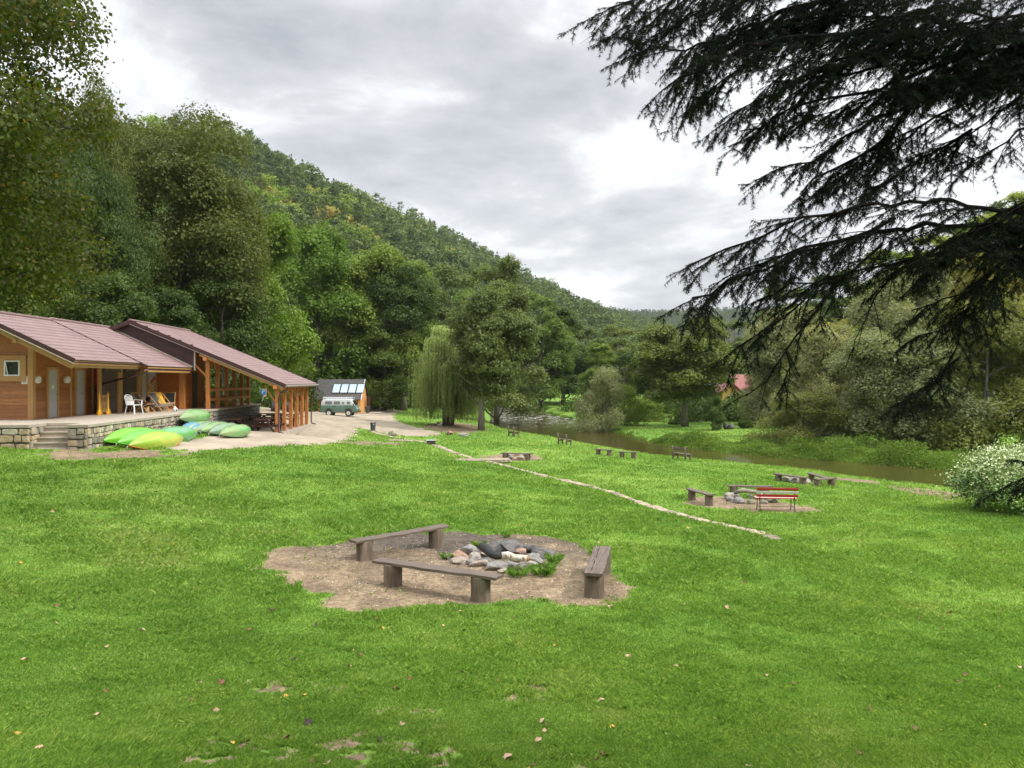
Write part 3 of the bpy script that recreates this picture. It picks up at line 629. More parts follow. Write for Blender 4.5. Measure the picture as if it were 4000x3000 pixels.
# a stand hidden by nearer woodland needs no trees
lim=np.interp(pxx,[0,350,700,1050,1300,1500,1700,1950,2150,2300,2600],[900,900,950,1100,1180,1220,1240,1260,1330,1400,1400])
vis&=pyt<lim
tx=tx[vis];ty=ty[vis];tz=tz[vis]; pxx=pxx[vis]; pyt=pyt[vis]; n=len(tx)
bl=fbm(tx/45,ty/45,61,3); rr_=g.rand(n)
isb=(bl+rr_*.28)>.73
print('hill trees',n)
hm=[np_mesh('crown',v,f,LM['pine'] if k=='pine' else LM['mid'],{'tint':('FACE',t),'tint2':('FACE',t)}) for k,v,f,t,h in HT]
broadcols=['mid','maple','maple','olive','oak','mid']
ptk=MB(); ptk.tube([(0,0,-1),(0,0,13)],[.16,.05],5); ptrunk=None
stuff={}
ind=np.argsort(ty)[:290]; indset=set(ind.tolist()); bme={}
for i in range(n):
    if isb[i]: ti=5+g.randint(3); mk=broadcols[g.randint(6)] 
    else: ti=g.randint(3) if g.rand()<.42 else 3+g.randint(2); mk='pine'
    sH=(.75+.5*g.rand()); sW=sH*((1.1+.45*g.rand()) if (mk!='pine' or ti<3) else (.95+.3*g.rand())); a=g.rand()*6.283; 
    if i in indset:
        nm='hillside_pine' if mk=='pine' else 'hillside_broadleaf'
        r_=empty(nm,(tx[i],ty[i],tz[i]-.3),a,('grey green tall pine' if mk=='pine' else {'mid':'mid green','yellow':'bright yellow green','maple':'fresh green','olive':'olive','oak':'brownish'}[mk]+' rounded leafy tree')+(' low on' if ty[i]<210 else ' further up')+' the steep wooded hillside behind the valley','tree','pines on the wooded hillside' if mk=='pine' else 'leafy trees on the wooded hillside')
        r_.scale=(sW,sW,sH)
        me=hm[ti]
        if mk!='pine' and mk!='mid':
            if (ti,mk) not in bme:
                m2=me.copy(); m2.materials.clear(); m2.materials.append(LM[mk]); bme[(ti,mk)]=m2
            me=bme[(ti,mk)]
        link(bpy.data.objects.new('crown',me),r_)
        if ptrunk is None: ptrunk=ptk.build('trunk',BARKL,r_).data
        else: link(bpy.data.objects.new('trunk',ptrunk),r_)
    else:
        _,v,f,t,h=HT[ti]; ca,sa=math.cos(a),math.sin(a)
        if ty[i]>420: sub=slice(0,(len(f)*6//10)); f=f[sub]; v=v[:len(f)*4]; t=t[:len(f)]
        q=np.c_[(v[:,0]*ca-v[:,1]*sa)*sW+tx[i],(v[:,0]*sa+v[:,1]*ca)*sW+ty[i],v[:,2]*sH+tz[i]-.3]
        off=(g.rand()-.5)*.8
        stuff.setdefault(mk,[]).append((q,np.clip(t+off,0,1)))
# far ridge across the valley
N2=3600; fx2=60+g.rand(N2)*560; fy2=1180+g.rand(N2)*560; fz2=height(fx2,fy2)
far=[]
for i in range(N2):
    v,f,t=HT[3+g.randint(2)][1:4]; k=70; v=v[:k*4]; c=(v[0::4]+v[2::4])/2; v=np.repeat(c,4,0)+(v-np.repeat(c,4,0))*2.6
    sH=.8+.5*g.rand(); q=np.c_[v[:,0]*1.5*sH+fx2[i],v[:,1]*1.5*sH+fy2[i],v[:,2]*sH+fz2[i]]
    far.append((q,np.clip(t[:k]*.5+.5*g.rand(),0,1)))
stuff['pine']+=far
# right hand slope
N3=900; sx3=52+g.rand(N3)*150; sy3=60+g.rand(N3)*420
d1,s1,_=pl_dist(sx3,sy3,TR); k3=(s1<0)&(d1>3); sx3=sx3[k3]; sy3=sy3[k3]; sz3=height(sx3,sy3)
for i in range(len(sx3)):
    ti=5+g.randint(3) if g.rand()<.6 else g.randint(5); mk=['mid','yellow','olive','mid'][g.randint(4)] if ti>=5 else 'pine'
    _,v,f,t,h=HT[ti]; sH=.7+.4*g.rand(); a=g.rand()*6.28; ca,sa=math.cos(a),math.sin(a)
    q=np.c_[(v[:,0]*ca-v[:,1]*sa)*sH+sx3[i],(v[:,0]*sa+v[:,1]*ca)*sH+sy3[i],v[:,2]*sH+sz3[i]-.3]
    stuff.setdefault(mk,[]).append((q,t))
wd_root=None
allv=[];allt=[];allm=[];mats=list(stuff.keys())
for k in mats:
    for q,t in stuff[k]: allv.append(q); allt.append(t); allm.append(np.full(len(t),mats.index(k)))
v=np.concatenate(allv); t=np.concatenate(allt); mi=np.concatenate(allm).astype(np.int32); nq=len(t)
me=np_mesh('distant_forest',v,np.arange(nq*4).reshape(nq,4),None,{'tint':('FACE',t),'tint2':('FACE',t)})
for k in mats: me.materials.append(LM[k])
me.polygons.foreach_set('material_index',mi); print('forest quads',nq)
o=bpy.data.objects.new('distant_forest',me); C.objects.link(o); tag(o,'dense mixed forest covering the hills behind the valley','forest',None,'stuff')
# ------------------------------------------------------------------ foreground linden, upper left
template('linden',0,'linden',seed=31,H=17.5,Rx=6.6,th=5.0,kind='dome',leaf=.10,nleaf=250000,nlobes=90,clump=.45,lobe_r=.20,trunk_r=.42,up=.1,aspect=.8)
tree_obj('linden_tree','linden',(-15.4,17.5,Z(-15.4,17.5)),17.5,13.2,.8,'nearest leafy tree filling the upper left corner with dark olive leaves','tree')
# ------------------------------------------------------------------ spruce with bare twigs, upper right
def spruce():
    g=rs(77); root=empty('spruce_tree',(0,0,0),0,'black looking spruce branches hanging into the upper right from outside','tree')
    bx,by=4.75,5.35; gz0=Z(bx,by)
    segs=[]   # (p0,p1,r0,r1,needle density flag, lvl)
    UP=np.array([0,0,1.])
    def path(pts,n):
        p=np.array(pts); s=np.r_[0,np.cumsum(np.linalg.norm(np.diff(p,axis=0),axis=1))]; t=np.linspace(0,s[-1],n)
        return np.c_[np.interp(t,s,p[:,0]),np.interp(t,s,p[:,1]),np.interp(t,s,p[:,2])],s[-1]
    def twig(p,d,L,r,nd,droop,lvl,curl=.0):
        k=max(2,int(L/.05)); q=[np.array(p)]; d=np.array(d,float); d/=np.linalg.norm(d)
        for i in range(k):
            d=d+np.array([0,0,-droop])*(1/k)+g.randn(3)*.05; d/=np.linalg.norm(d); q.append(q[-1]+d*L/k)
        for i in range(k): segs.append((q[i],q[i+1],r*(1-.75*i/k),r*(1-.75*(i+1)/k),nd,lvl))
        return q
    def limb(pts,r0,sec_len,sec_gap,bare=.2,tert=True,droop=.35,dens=1.0,down=.25,start=.0,bz=(2,-1)):
        p,L=path(pts,max(6,int(sum(np.linalg.norm(np.array(pts[i+1])-np.array(pts[i])) for i in range(len(pts)-1))/.12)))
        p=p+g.randn(*p.shape)*.012; n=len(p)
        for i in range(n-1): segs.append((p[i],p[i+1],.62*r0*(1-.85*i/n),.62*r0*(1-.85*(i+1)/n),1 if i>n*.85 else 0,0))
        s=start*L; side=1
        while s<L:
            t=s/L; i=min(int(t*(n-1)),n-2); a=p[i]+(p[i+1]-p[i])*(t*(n-1)-i); tan=(p[i+1]-p[i]); tan/=np.linalg.norm(tan)
            sv=np.cross(tan,UP); sv/=np.linalg.norm(sv)
            ang=R(38+22*g.rand()); d=tan*math.cos(ang)+sv*side*math.sin(ang)*(.3+.5*g.rand())+UP*(-down*.9+(.5-1.0*g.rand())*.7)
            ll=.72*sec_len*(1-.55*t)*(.5+.8*g.rand())+.06
            isbare=(g.rand()<bare) or (bz[0]<t<bz[1])
            q=twig(a,d,ll,.0032+.002*ll,0 if isbare else (1 if g.rand()<dens else 0),droop,1)
            if tert:
                ss=.05+.03*g.rand(); sd2=1
                while ss<ll:
                    tt=ss/ll; j=min(int(tt*(len(q)-1)),len(q)-2); b=q[j]; td=q[j+1]-q[j]; td=td/np.linalg.norm(td)
                    s2=np.cross(td,UP+g.randn(3)*.3); s2/=np.linalg.norm(s2)+1e-9
                    d2=td*.62+s2*sd2*(.7+.4*g.rand())+UP*(-.05-.2*g.rand())
                    l2=(.07+.15*g.rand())*(1-.5*tt)
                    nd=0 if (isbare and tt<.82) or (not isbare and g.rand()<.12) else 1
                    if not (isbare and g.rand()<.25): twig(b,d2,l2,.0015,nd,.25,2)
                    ss+=.025+.020*g.rand(); sd2*=-1
            s+=sec_gap*(.6+.8*g.rand()); side*=-1
    Q=lambda *a:[P(q[0]+max(0,3300-q[0])*.13,q[1],q[2]) for q in a]
    # upper mass
    limb(Q((4600,60,5.3),(3700,-60,4.8),(3000,-90,4.4),(2500,-40,4.1),(2240,45,4.0)),.045,.75,.055,.05)
    limb(Q((4600,180,5.3),(3800,120,4.8),(3200,140,4.4),(2800,200,4.2),(2480,330,4.0)),.04,.8,.05,.05)
    limb(Q((3400,-60,4.9),(3000,60,4.6),(2700,170,4.4),(2500,200,4.2),(2320,150,4.1)),.03,.6,.055,.03)
    limb(Q((3600,130,4.6),(3200,260,4.4),(2950,380,4.3),(2760,470,4.2)),.025,.55,.055,.05)
    limb(Q((3900,100,4.9),(3300,60,4.7),(2900,90,4.5),(2650,260,4.4),(2600,370,4.3)),.02,.6,.05,.05)
    limb(Q((4600,260,5.3),(3950,190,4.9),(3650,230,4.6),(3400,285,4.5),(3150,280,4.4),(3000,210,4.3)),.04,.75,.07,.45)
    limb(Q((3700,235,4.6),(3400,360,4.5),(3080,420,4.4),(2830,530,4.3)),.026,.6,.065,.35,dens=.85)
    limb(Q((4300,180,5.2),(3750,240,4.7),(3580,370,4.6),(3500,500,4.5),(3440,640,4.45)),.04,.9,.065,.45)
    limb(Q((3560,400,4.6),(3330,520,4.5),(3150,640,4.4),(2985,665,4.3)),.022,.55,.05,.15)
    limb(Q((3480,520,4.6),(3300,640,4.5),(3120,700,4.4),(3080,760,4.4)),.02,.5,.05,.12)
    limb(Q((4500,90,5.0),(4100,60,4.5),(3850,60,4.4),(3650,0,4.3),(3450,-60,4.2)),.035,.8,.045,.03)
    limb(Q((4500,200,5.0),(4150,170,4.6),(3900,230,4.5),(3750,300,4.4)),.03,.7,.05,.06)
    limb(Q((4400,230,5.2),(4050,330,4.8),(3850,470,4.7),(3700,640,4.6)),.028,.8,.07,.5)
    limb(Q((4500,420,5.0),(4100,470,4.8),(3900,560,4.7),(3750,690,4.6)),.025,.7,.07,.5)
    limb(Q((3650,240,4.7),(3350,-10,4.6),(3100,-60,4.5)),.02,.6,.07,.4)
    # lower big bough
    limb(Q((4600,760,5.3),(4000,840,4.7),(3700,790,4.4),(3400,800,4.2),(3050,880,4.0),(2800,960,3.9),(2600,1030,3.8)),.04,.6,.048,.35,down=.12)
    limb(Q((4600,800,5.3),(4050,880,4.8),(3650,880,4.5),(3250,940,4.2),(2950,1040,4.0),(2700,1130,3.9),(2610,1180,3.85)),.045,.75,.05,.30)
    limb(Q((4600,880,5.3),(4100,960,4.9),(3700,980,4.6),(3350,1060,4.3),(3100,1120,4.1),(2900,1180,4.0)),.03,.7,.055,.45)
    limb(Q((3500,860,4.4),(3200,960,4.2),(2950,1010,4.0),(2750,1090,3.9)),.02,.55,.05,.12)
    limb(Q((3450,960,4.3),(3200,1150,4.1),(3080,1330,4.0),(3000,1450,3.95),(2860,1540,3.9)),.018,.42,.09,.65,dens=.7)
    limb(Q((3180,1110,4.1),(3000,1250,4.0),(2880,1330,3.95),(2790,1420,3.9)),.012,.35,.055,.25)
    limb(Q((3050,1380,4.0),(3040,1480,3.98),(3020,1560,3.96)),.008,.16,.05,.1)
    limb(Q((4200,930,4.9),(3900,1020,4.6),(3780,1180,4.5),(3740,1330,4.4),(3700,1440,4.4)),.028,.5,.06,.18)
    limb(Q((3790,1200,4.5),(3660,1290,4.4),(3540,1350,4.35)),.012,.3,.05,.05)
    limb(Q((3740,1400,4.4),(3640,1500,4.35),(3500,1590,4.3)),.014,.32,.045,.05)
    limb(Q((3900,1050,4.6),(3860,1200,4.5),(3840,1290,4.5)),.014,.34,.055,.1)
    limb(Q((4500,860,5.0),(4200,900,4.7),(3950,1000,4.5),(3760,1140,4.4),(3560,1220,4.3)),.026,.6,.06,.4)
    limb(Q((4500,700,5.0),(4150,730,4.7),(3900,860,4.5),(3700,940,4.4)),.03,.7,.05,.12)
    limb(Q((3600,960,4.5),(3440,1130,4.4),(3360,1280,4.35),(3330,1420,4.3)),.012,.35,.10,.75)
    limb(Q((3480,1000,4.4),(3330,1010,4.3),(3200,1230,4.25),(3190,1290,4.2)),.01,.3,.10,.8)
    for (a,b,c,d_) in (((3500,-80),(3150,0),(2850,80),(2620,200)),((3300,40),(3000,150),(2780,290),(2620,400)),((3700,20),(3350,120),(3050,260),(2880,400)),((3000,-60),(2750,30),(2550,90),(2380,160)),((2900,-60),(2650,-10),(2450,40),(2290,110)),((3450,150),(3150,330),(2980,450),(2860,540)),((3900,150),(3600,330),(3300,430),(3060,470)),((3700,420),(3450,600),(3280,680),(3180,740)),((3800,500),(3600,620),(3480,700),(3380,760))):
        limb(Q((*a,4.9),(*b,4.65),(*c,4.5),(*d_,4.4)),.016,.5,.045,.04)
    for k in range(7):   # fill near the frame's right side, where boughs cross
        y0=g.uniform(-40,260) if k<5 else g.uniform(760,1000)
        limb(Q((4500,y0,4.9),(4100,y0+20,4.6),(3800,y0+60+g.uniform(0,60),4.5),(3500,y0+120+g.uniform(0,80),4.4)),.022,.6,.055,.1 if k<5 else .35)
    vis=len(segs)
    # the rest of the tree, out of the photograph
    for k in range(64):
        zz=gz0+2.2+k*.12; a=g.rand()*6.283
        if zz<7.5 and math.cos(a-math.pi)>.0 : continue
        ln=max(.8,3.0*(1-(zz-gz0)/13)); ca,sa=math.cos(a),math.sin(a)
        limb([(bx,by,zz),(bx+ca*ln*.5,by+sa*ln*.5,zz-.1),(bx+ca*ln,by+sa*ln,zz-.5)],.03,.9,.14,.0,dens=1)
    P0=np.array([s[0] for s in segs]); P1=np.array([s[1] for s in segs]); r0=np.array([s[2] for s in segs]); r1=np.array([s[3] for s in segs]); nd=np.array([s[4] for s in segs])
    d=P1-P0; L=np.linalg.norm(d,axis=1); d/=L[:,None]+1e-9
    a=np.cross(d,UP+np.array([.01,.02,0])); a/=np.linalg.norm(a,axis=1)[:,None]+1e-9; b=np.cross(d,a)
    n=len(P0); v=np.empty((n,6,3))
    for k in range(3):
        an=2.094*k; o=a*math.cos(an)+b*math.sin(an); v[:,k]=P0+o*r0[:,None]; v[:,3+k]=P1+o*r1[:,None]
    base=(np.arange(n)*6)[:,None]; f=np.concatenate([base+np.array([[0,1,4,3]]),base+np.array([[1,2,5,4]]),base+np.array([[2,0,3,5]])])
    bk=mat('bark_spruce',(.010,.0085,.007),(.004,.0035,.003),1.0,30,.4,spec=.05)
    me=np_mesh('branches',v.reshape(-1,3),f,bk); link(bpy.data.objects.new('branches',me),root)
    # needles
    m_=nd>0; idx=np.where(m_)[0]; cnt=np.maximum(2,(L[idx]*680).astype(int)); cnt=np.where(idx>=vis,cnt//4+1,cnt); rep=np.repeat(idx,cnt); N_=len(rep); print('needles',N_,'segs',n)
    u=g.rand(N_)[:,None]; c=P0[rep]*(1-u)+P1[rep]*u; an=g.rand(N_)*6.283; an=np.where(np.sin(an)<-.5,-an,an)
    o=a[rep]*np.cos(an)[:,None]+b[rep]*np.sin(an)[:,None]; dir_=d[rep]*.42+o*.95+g.randn(N_,3)*.08; dir_/=np.linalg.norm(dir_,axis=1)[:,None]
    ln=(.019+.007*g.rand(N_))[:,None]*np.where(rep>=vis,1.6,1)[:,None]; wv_=np.cross(dir_,g.randn(N_,3)); wv_/=np.linalg.norm(wv_,axis=1)[:,None]+1e-9; ww=.0015*np.where(rep>=vis,3,1)[:,None]
    v=np.empty((N_,3,3)); v[:,0]=c-wv_*ww; v[:,1]=c+wv_*ww; v[:,2]=c+dir_*ln
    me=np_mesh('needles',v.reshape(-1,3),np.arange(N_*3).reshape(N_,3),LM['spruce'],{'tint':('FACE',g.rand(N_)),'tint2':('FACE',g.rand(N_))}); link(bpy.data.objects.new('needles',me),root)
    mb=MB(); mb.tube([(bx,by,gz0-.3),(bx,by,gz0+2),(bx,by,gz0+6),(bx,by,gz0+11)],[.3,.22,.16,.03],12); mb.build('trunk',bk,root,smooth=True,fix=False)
spruce()
# ------------------------------------------------------------------ rocks, benches, fire pits
ROCK={}
def rockmat(key,c1,c2,c3):
    m=NT('rock_'+key); n1=m.noise(3.2,6,.65,'Object'); n2=m.noise(14,5,.7,'Object'); c=m.ramp(n1,(.35,c1),(.52,c2),(.66,c3)); c=m.mix(.6,c,m.ramp(n2,(.35,(.55,.55,.55)),(.65,(1.35,1.33,1.3))),'MULTIPLY')
    m.col(c); m.rough(.88); m.bump(n2,.6,.02); ROCK[key]=m.m
rockmat('grey',(.15,.14,.128),(.235,.22,.20),(.085,.08,.074)); rockmat('dark',(.07,.068,.068),(.14,.132,.125),(.035,.034,.034)); rockmat('orange',(.27,.135,.08),(.33,.21,.15),(.09,.07,.06)); rockmat('brown',(.25,.19,.135),(.34,.28,.22),(.15,.13,.11)); rockmat('pale',(.24,.215,.185),(.32,.29,.25),(.14,.125,.11)); rockmat('mossy',(.12,.13,.07),(.22,.22,.15),(.30,.27,.22))
def rock(name,loc,size,seed,key='grey',label=None,group=None,cat='stone',rz=None,parent=None,sub=3,tilt=0):
    bm=bmesh.new(); bmesh.ops.create_icosphere(bm,subdivisions=sub,radius=1); g=rs(seed)
    pl=[(Vector(g.randn(3)).normalized(),.55+.35*g.rand()) for _ in range(11)]
    for v in bm.verts:
        p=v.co.copy()
        for n,dd in pl:
            e=p.dot(n)-dd
            if e>0: p-=n*e*.92
        f=1+.30*(float(fbm(p.x*2.6+seed,p.y*2.6+p.z*2.2,seed,4))-.5)
        v.co=Vector((p.x*size[0]*f,p.y*size[1]*f,p.z*size[2]*f))
    me=bpy.data.meshes.new(name); bm.to_mesh(me); bm.free(); me.materials.append(ROCK[key]); o=bpy.data.objects.new(name,me); link(o,parent); o.location=loc
    o.rotation_euler=(tilt,tilt*.5,g.rand()*6.28 if rz is None else rz); tag(o,label,cat if parent is None else None,group); return o
PLANK=mat('wood_plank_stained',(.165,.125,.098),(.085,.062,.047),.6,7,.5,(.35,6,6),6,bd=.006,spec=.4)
STUMP=mat('wood_stump',(.185,.140,.098),(.095,.068,.048),.9,11,.6,(1,1,.16),6,bd=.012)
LOGEND=mat('wood_log_end',(.28,.22,.15),(.12,.09,.06),.85,18,.3)
def bench(A,B,label,h=.44,over=.33,w=.28,th=.05,r=.15,cat='bench',group='plank benches on log stumps',split=False,seed=1):
    A=Vector(A);B=Vector(B); d=B-A; L=d.length; rz=math.atan2(d.y,d.x); mid=(A+B)/2; root=empty('log_bench',(mid.x,mid.y,min(A.z,B.z)),rz,label,cat,group)
    g=rs(seed); zt=h-th
    for k,(s,pz) in enumerate(((-1,A.z),(1,B.z))):
        mb=MB(); x=s*L/2; n=18; z0=pz-mid.z-.06+(mid.z-min(A.z,B.z)); prof=[]
        o=len(mb.v); rings=[(z0,1.06),(z0+.08,1.0),(zt*.5,.98),(zt-.012,1.0),(zt,.97)]
        ph=g.rand()*6
        for zz,sc_ in rings:
            for j in range(n):
                a=2*math.pi*j/n; rr=r*sc_*(1+.05*math.sin(3*a+ph)+.03*math.sin(7*a+ph*2)); mb.v.append((x+rr*math.cos(a),rr*math.sin(a),zz))
        for i in range(4):
            for j in range(n): mb.f.append((o+i*n+j,o+i*n+(j+1)%n,o+(i+1)*n+(j+1)%n,o+(i+1)*n+j)); mb.t.append(.5)
        mb.f.append(tuple(o+4*n+j for j in range(n))); mb.t.append(.5)
        st=mb.build('leg',STUMP,root,smooth=True,fix=False); st.data.polygons[-1].use_smooth=False
    mb=MB(); x0,x1=-L/2-over,L/2+over
    def plank(y0,y1,x0,x1):
        n=14; o=len(mb.v)
        for i in range(n+1):
            t=i/n; x=x0+(x1-x0)*t; sag=-.010*math.sin(math.pi*t)+.004*g.randn(); e=.006*g.randn()
            for (yy,zz) in ((y0+e,zt+sag),(y1+e,zt+sag),(y1+e,zt+th-.006+sag),(y1-.008+e,zt+th+sag),(y0+.008+e,zt+th+sag),(y0+e,zt+th-.006+sag)): mb.v.append((x,yy,zz))
        for i in range(n):
            for j in range(6): mb.f.append((o+i*6+j,o+i*6+(j+1)%6,o+(i+1)*6+(j+1)%6,o+(i+1)*6+j)); mb.t.append(.5)
        mb.f.append(tuple(o+j for j in range(6))); mb.f.append(tuple(o+n*6+j for j in range(6))); mb.t+=[.5,.5]
    if split: plank(-w/2,w*.16,x0,x1); plank(w*.18,w/2,x0+.04,x1-.02)
    else: plank(-w/2,w/2,x0,x1)
    mb.build('seat',PLANK,root)
    return root
bench(T(1422,2186),T(1702,2140),'long plank bench on two stumps behind and left of the near fire ring',h=.46,over=.28,r=.165,seed=3)
b2=bench(T(1534,2288),T(1880,2348),'closest plank bench on two stumps, with a knot on its left stump',h=.46,over=.36,r=.17,seed=4)
bench((1.42,13.25,Z(1.42,13.25)),(1.74,14.9,Z(1.74,14.9)),'cracked two board bench standing end on, right of the near fire ring',h=.47,over=.26,w=.32,split=True,r=.17,seed=5)
bench(T(1975,1796),T(2062,1798),'single plank bench in front of the small second fire ring',h=.42,over=.3,seed=6)
bench(T(2703,1955),T(2769,1975),'short plank bench left of the red and white bench',h=.42,over=.2,seed=7)
bench(T(2866,1937),T(2990,1940),'plank bench partly hidden behind the red and white bench',h=.42,over=.25,seed=8)
bench(T(3041,1880),T(3137,1893),'long low plank bench at the distant fire ring by the hedge side of the river',h=.35,over=.2,seed=9)
bench(T(3170,1880),T(3246,1897),'plank bench slanting towards the sandy landing at the river',h=.38,over=.2,seed=10)
bench(T(3193,1902),T(3250,1901),'shortest bench nearest the camera at the distant right fire ring',h=.38,over=.15,seed=11)
bench(T(2337,1776),T(2380,1781),'small plank bench left of the V shaped pair near the river bend',h=.4,over=.2,seed=12)
bench(T(2430,1789),T(2475,1792),'plank bench closing the V shaped pair near the river bend',h=.42,over=.2,seed=13)
bench(T(2424,1785),T(2474,1790,20),'upper plank of the V shaped pair near the river bend',h=.40,over=.22,seed=14) if False else None
bench(T(1712,1663,50),T(1755,1661,50),'dark low bench in the shade under the weeping willow',h=.42,over=.2,seed=15)
# back-rest benches by the river
def back_bench(a,b,label):
    A=Vector(a);B=Vector(b); d=B-A; rz=math.atan2(d.y,d.x); mid=(A+B)/2; L=d.length; root=empty('backrest_bench',(mid.x,mid.y,min(A.z,B.z)),rz,label,'bench','log benches with backrests facing the river')
    for s in (-1,1):
        mb=MB(); x=s*L*.42; mb.tube([(x,-.05,-.1),(x,-.02,.4),(x,-.12,.88)],[.07,.065,.055],8); mb.tube([(x,.0,.33),(x,.42,.33)],[.055,.055],8); mb.tube([(x,.36,-.1),(x,.36,.35)],[.06,.06],8)
        mb.build('leg',STUMP,root,smooth=True)
    mb=MB(); mb.box(-L/2,L/2,.06,.42,.39,.43); mb.build('seat',PLANK,root,bevel=.006)
    mb=MB(); mb.beam((-L/2,-.02,.72),(L/2,-.02,.72),.035,.17); mb.build('backrest',PLANK,root,bevel=.006)
back_bench(T(1987,1703),T(2012,1708),'leftmost backrest bench by the water, right of the alder trunk')
back_bench(T(2180,1735),T(2218,1742),'backrest bench by the water below the rapids, middle one of three')
back_bench(T(2627,1795),T(2684,1802),'rightmost and largest backrest bench by the water')
# red and white bench
RED=mat('paint_red',(.55,.035,.03),(.42,.02,.02),.45,12,.1); WHT=mat('paint_white',(.78,.75,.70),(.62,.58,.54),.5,9,.1); IRON=mat('iron_dark',(.035,.033,.032),(.07,.05,.04),.6,20,.2,metal=.4)
A=Vector(T(2966,2001));B=Vector(T(3104,2002)); d=B-A; rz=math.atan2(d.y,d.x)+.03; mid=(A+B)/2; L=d.length+.22
root=empty('park_bench',tuple(mid),rz,'red and white slatted park bench with iron legs by the fire ring','bench')
for s in (-1,1):
    x=s*(L/2-.12); mb=MB(); mb.tube([(x,-.10,-.03),(x,.0,.42),(x,-.12,.86)],.016,6); mb.tube([(x,.48,-.03),(x,.40,.42)],.016,6); mb.tube([(x,.40,.42),(x,.2,.44),(x,0,.42)],.016,6); mb.tube([(x,-.08,.16),(x,.45,.16)],.010,6); mb.build('leg',IRON,root)
mb=MB(); mb.tube([(-L/2+.12,.1,.16),(L/2-.12,.1,.16)],.010,6); mb.build('stretcher',IRON,root)
for k,(y,mt) in enumerate(((.04,RED),(.14,WHT),(.24,RED),(.34,WHT),(.43,RED))):
    mb=MB(); mb.box(-L/2,L/2,y-.042,y+.042,.45,.475); mb.build('seat_slat',mt,root,bevel=.005)
for k,(z,y,mt) in enumerate(((.56,-.03,RED),(.68,-.065,WHT),(.80,-.105,RED))):
    mb=MB(); mb.beam((-L/2,y-.015,z),(L/2,y-.015,z),.022,.085,(0,-.3,1)); mb.build('back_slat',mt,root,bevel=.005)
# fire ring stones --------------------------------------------------
def z8(x,y): return (1600+x/2.765,2030+y/2.765)
ST=[(635,405,200,125,'grey','large grey boulder on the upper left of the near fire ring'),(550,445,175,95,'orange','orange red broken stone in the near fire ring'),(700,448,120,80,'pale','small pale wedge stone beside the orange one in the near fire ring'),
(930,350,200,120,'dark','sooty rounded stone behind the black end of the log'),(1110,355,260,135,'dark','biggest dark slab at the back of the near fire ring'),(1310,360,180,95,'dark','flat dark slab right of the biggest one in the near fire ring'),
(1445,425,200,110,'dark','dark grey boulder at the right end of the near fire ring'),(1350,490,170,110,'grey','leaning grey stone under the cut end of the birch log'),(1265,548,190,95,'pale','pale stone behind the grass tufts, in front of the birch log'),
(1110,545,140,85,'grey','grey stone beneath the middle of the birch log'),(925,548,220,90,'grey','long grey slab at the front of the near fire ring'),(745,515,170,66,'brown','brown banded stone at the front left of the near fire ring'),
(560,485,190,66,'brown','flat brownish stone under the orange one'),(440,445,110,62,'pale','small pale stone at the left end of the near fire ring'),(840,415,130,56,'brown','low brown stone inside the near fire ring'),(1200,385,130,60,'orange','reddish stone behind the birch log'),(660,500,110,55,'grey','small grey stone at the front left of the near fire ring'),(1030,420,120,45,'brown','ash covered stone in the middle of the near fire ring'),(1180,470,150,60,'dark','sooty stone hidden under the white end of the log'),(830,470,130,48,'dark','small black stone inside the front of the near fire ring'),(1010,585,110,50,'brown','little brown stone at the foot of the long front slab'),(480,478,90,40,'grey','tiny grey stone beyond the left end of the near fire ring')]
for k,(cx,cy,w_,h_,key,lab) in enumerate(ST):
    px,py=z8(cx,cy); x,y,z=T(px,py); s=y/FPX/2.765; 
    rock('fire_ring_stone',(x,y+.08,z+h_*s*.30),(w_*s*.68,w_*s*.52,h_*s*.74),100+k,key,lab,'stones ringing the near fire pit',rz=(k*1.3)%.9-.45,tilt=.12*math.sin(k*2.1))
# burnt birch log
BIRCH=NT('bark_birch'); n1=BIRCH.noise(11,5,.7,'Object',(2.2,1,1)); BIRCH.col(BIRCH.ramp(n1,(.40,(.07,.055,.04)),(.47,(.46,.41,.33)),(.7,(.66,.61,.53)))); BIRCH.rough(.7); BIRCH.bump(n1,.4,.01); BIRCH=BIRCH.m
CHAR=mat('charcoal',(.012,.012,.012),(.03,.03,.03),.7,40,1.0,bd=.02); CUT=mat('wood_fresh_cut',(.42,.20,.07),(.28,.11,.04),.7,30,.6)
def logpt(cx,cy,hz): 
    px,py=z8(cx,cy); d=14.0+(400-cy)*.004; return P(px,py,d)
p=[Vector(logpt(*q,0)) for q in ((775,285),(830,320),(885,370),(935,390),(990,390))]; q=[Vector(logpt(*s,0)) for s in ((992,390),(1060,385),(1140,412),(1270,420))]
root=empty('birch_log',(p[0].x,p[0].y,Z(p[0].x,p[0].y)),0,'half burnt birch log lying on the near fire ring, black left and white right','log'); o0=Vector(root.location)
mb=MB(); mb.tube([v-o0 for v in p],[.075,.085,.075,.07,.068],12); mb.build('charred_end',CHAR,root,smooth=True,fix=False)
mb=MB(); mb.tube([v-o0 for v in q],[.066,.074,.066,.060],14); mb.build('white_end',BIRCH,root,smooth=True,fix=False)
e=q[-1]-o0; mb=MB(); mb.tube([e-Vector((.01,0,0)),e+Vector((.035,0,.0))],[.060,.045],9); mb.build('cut_end',CUT,root)
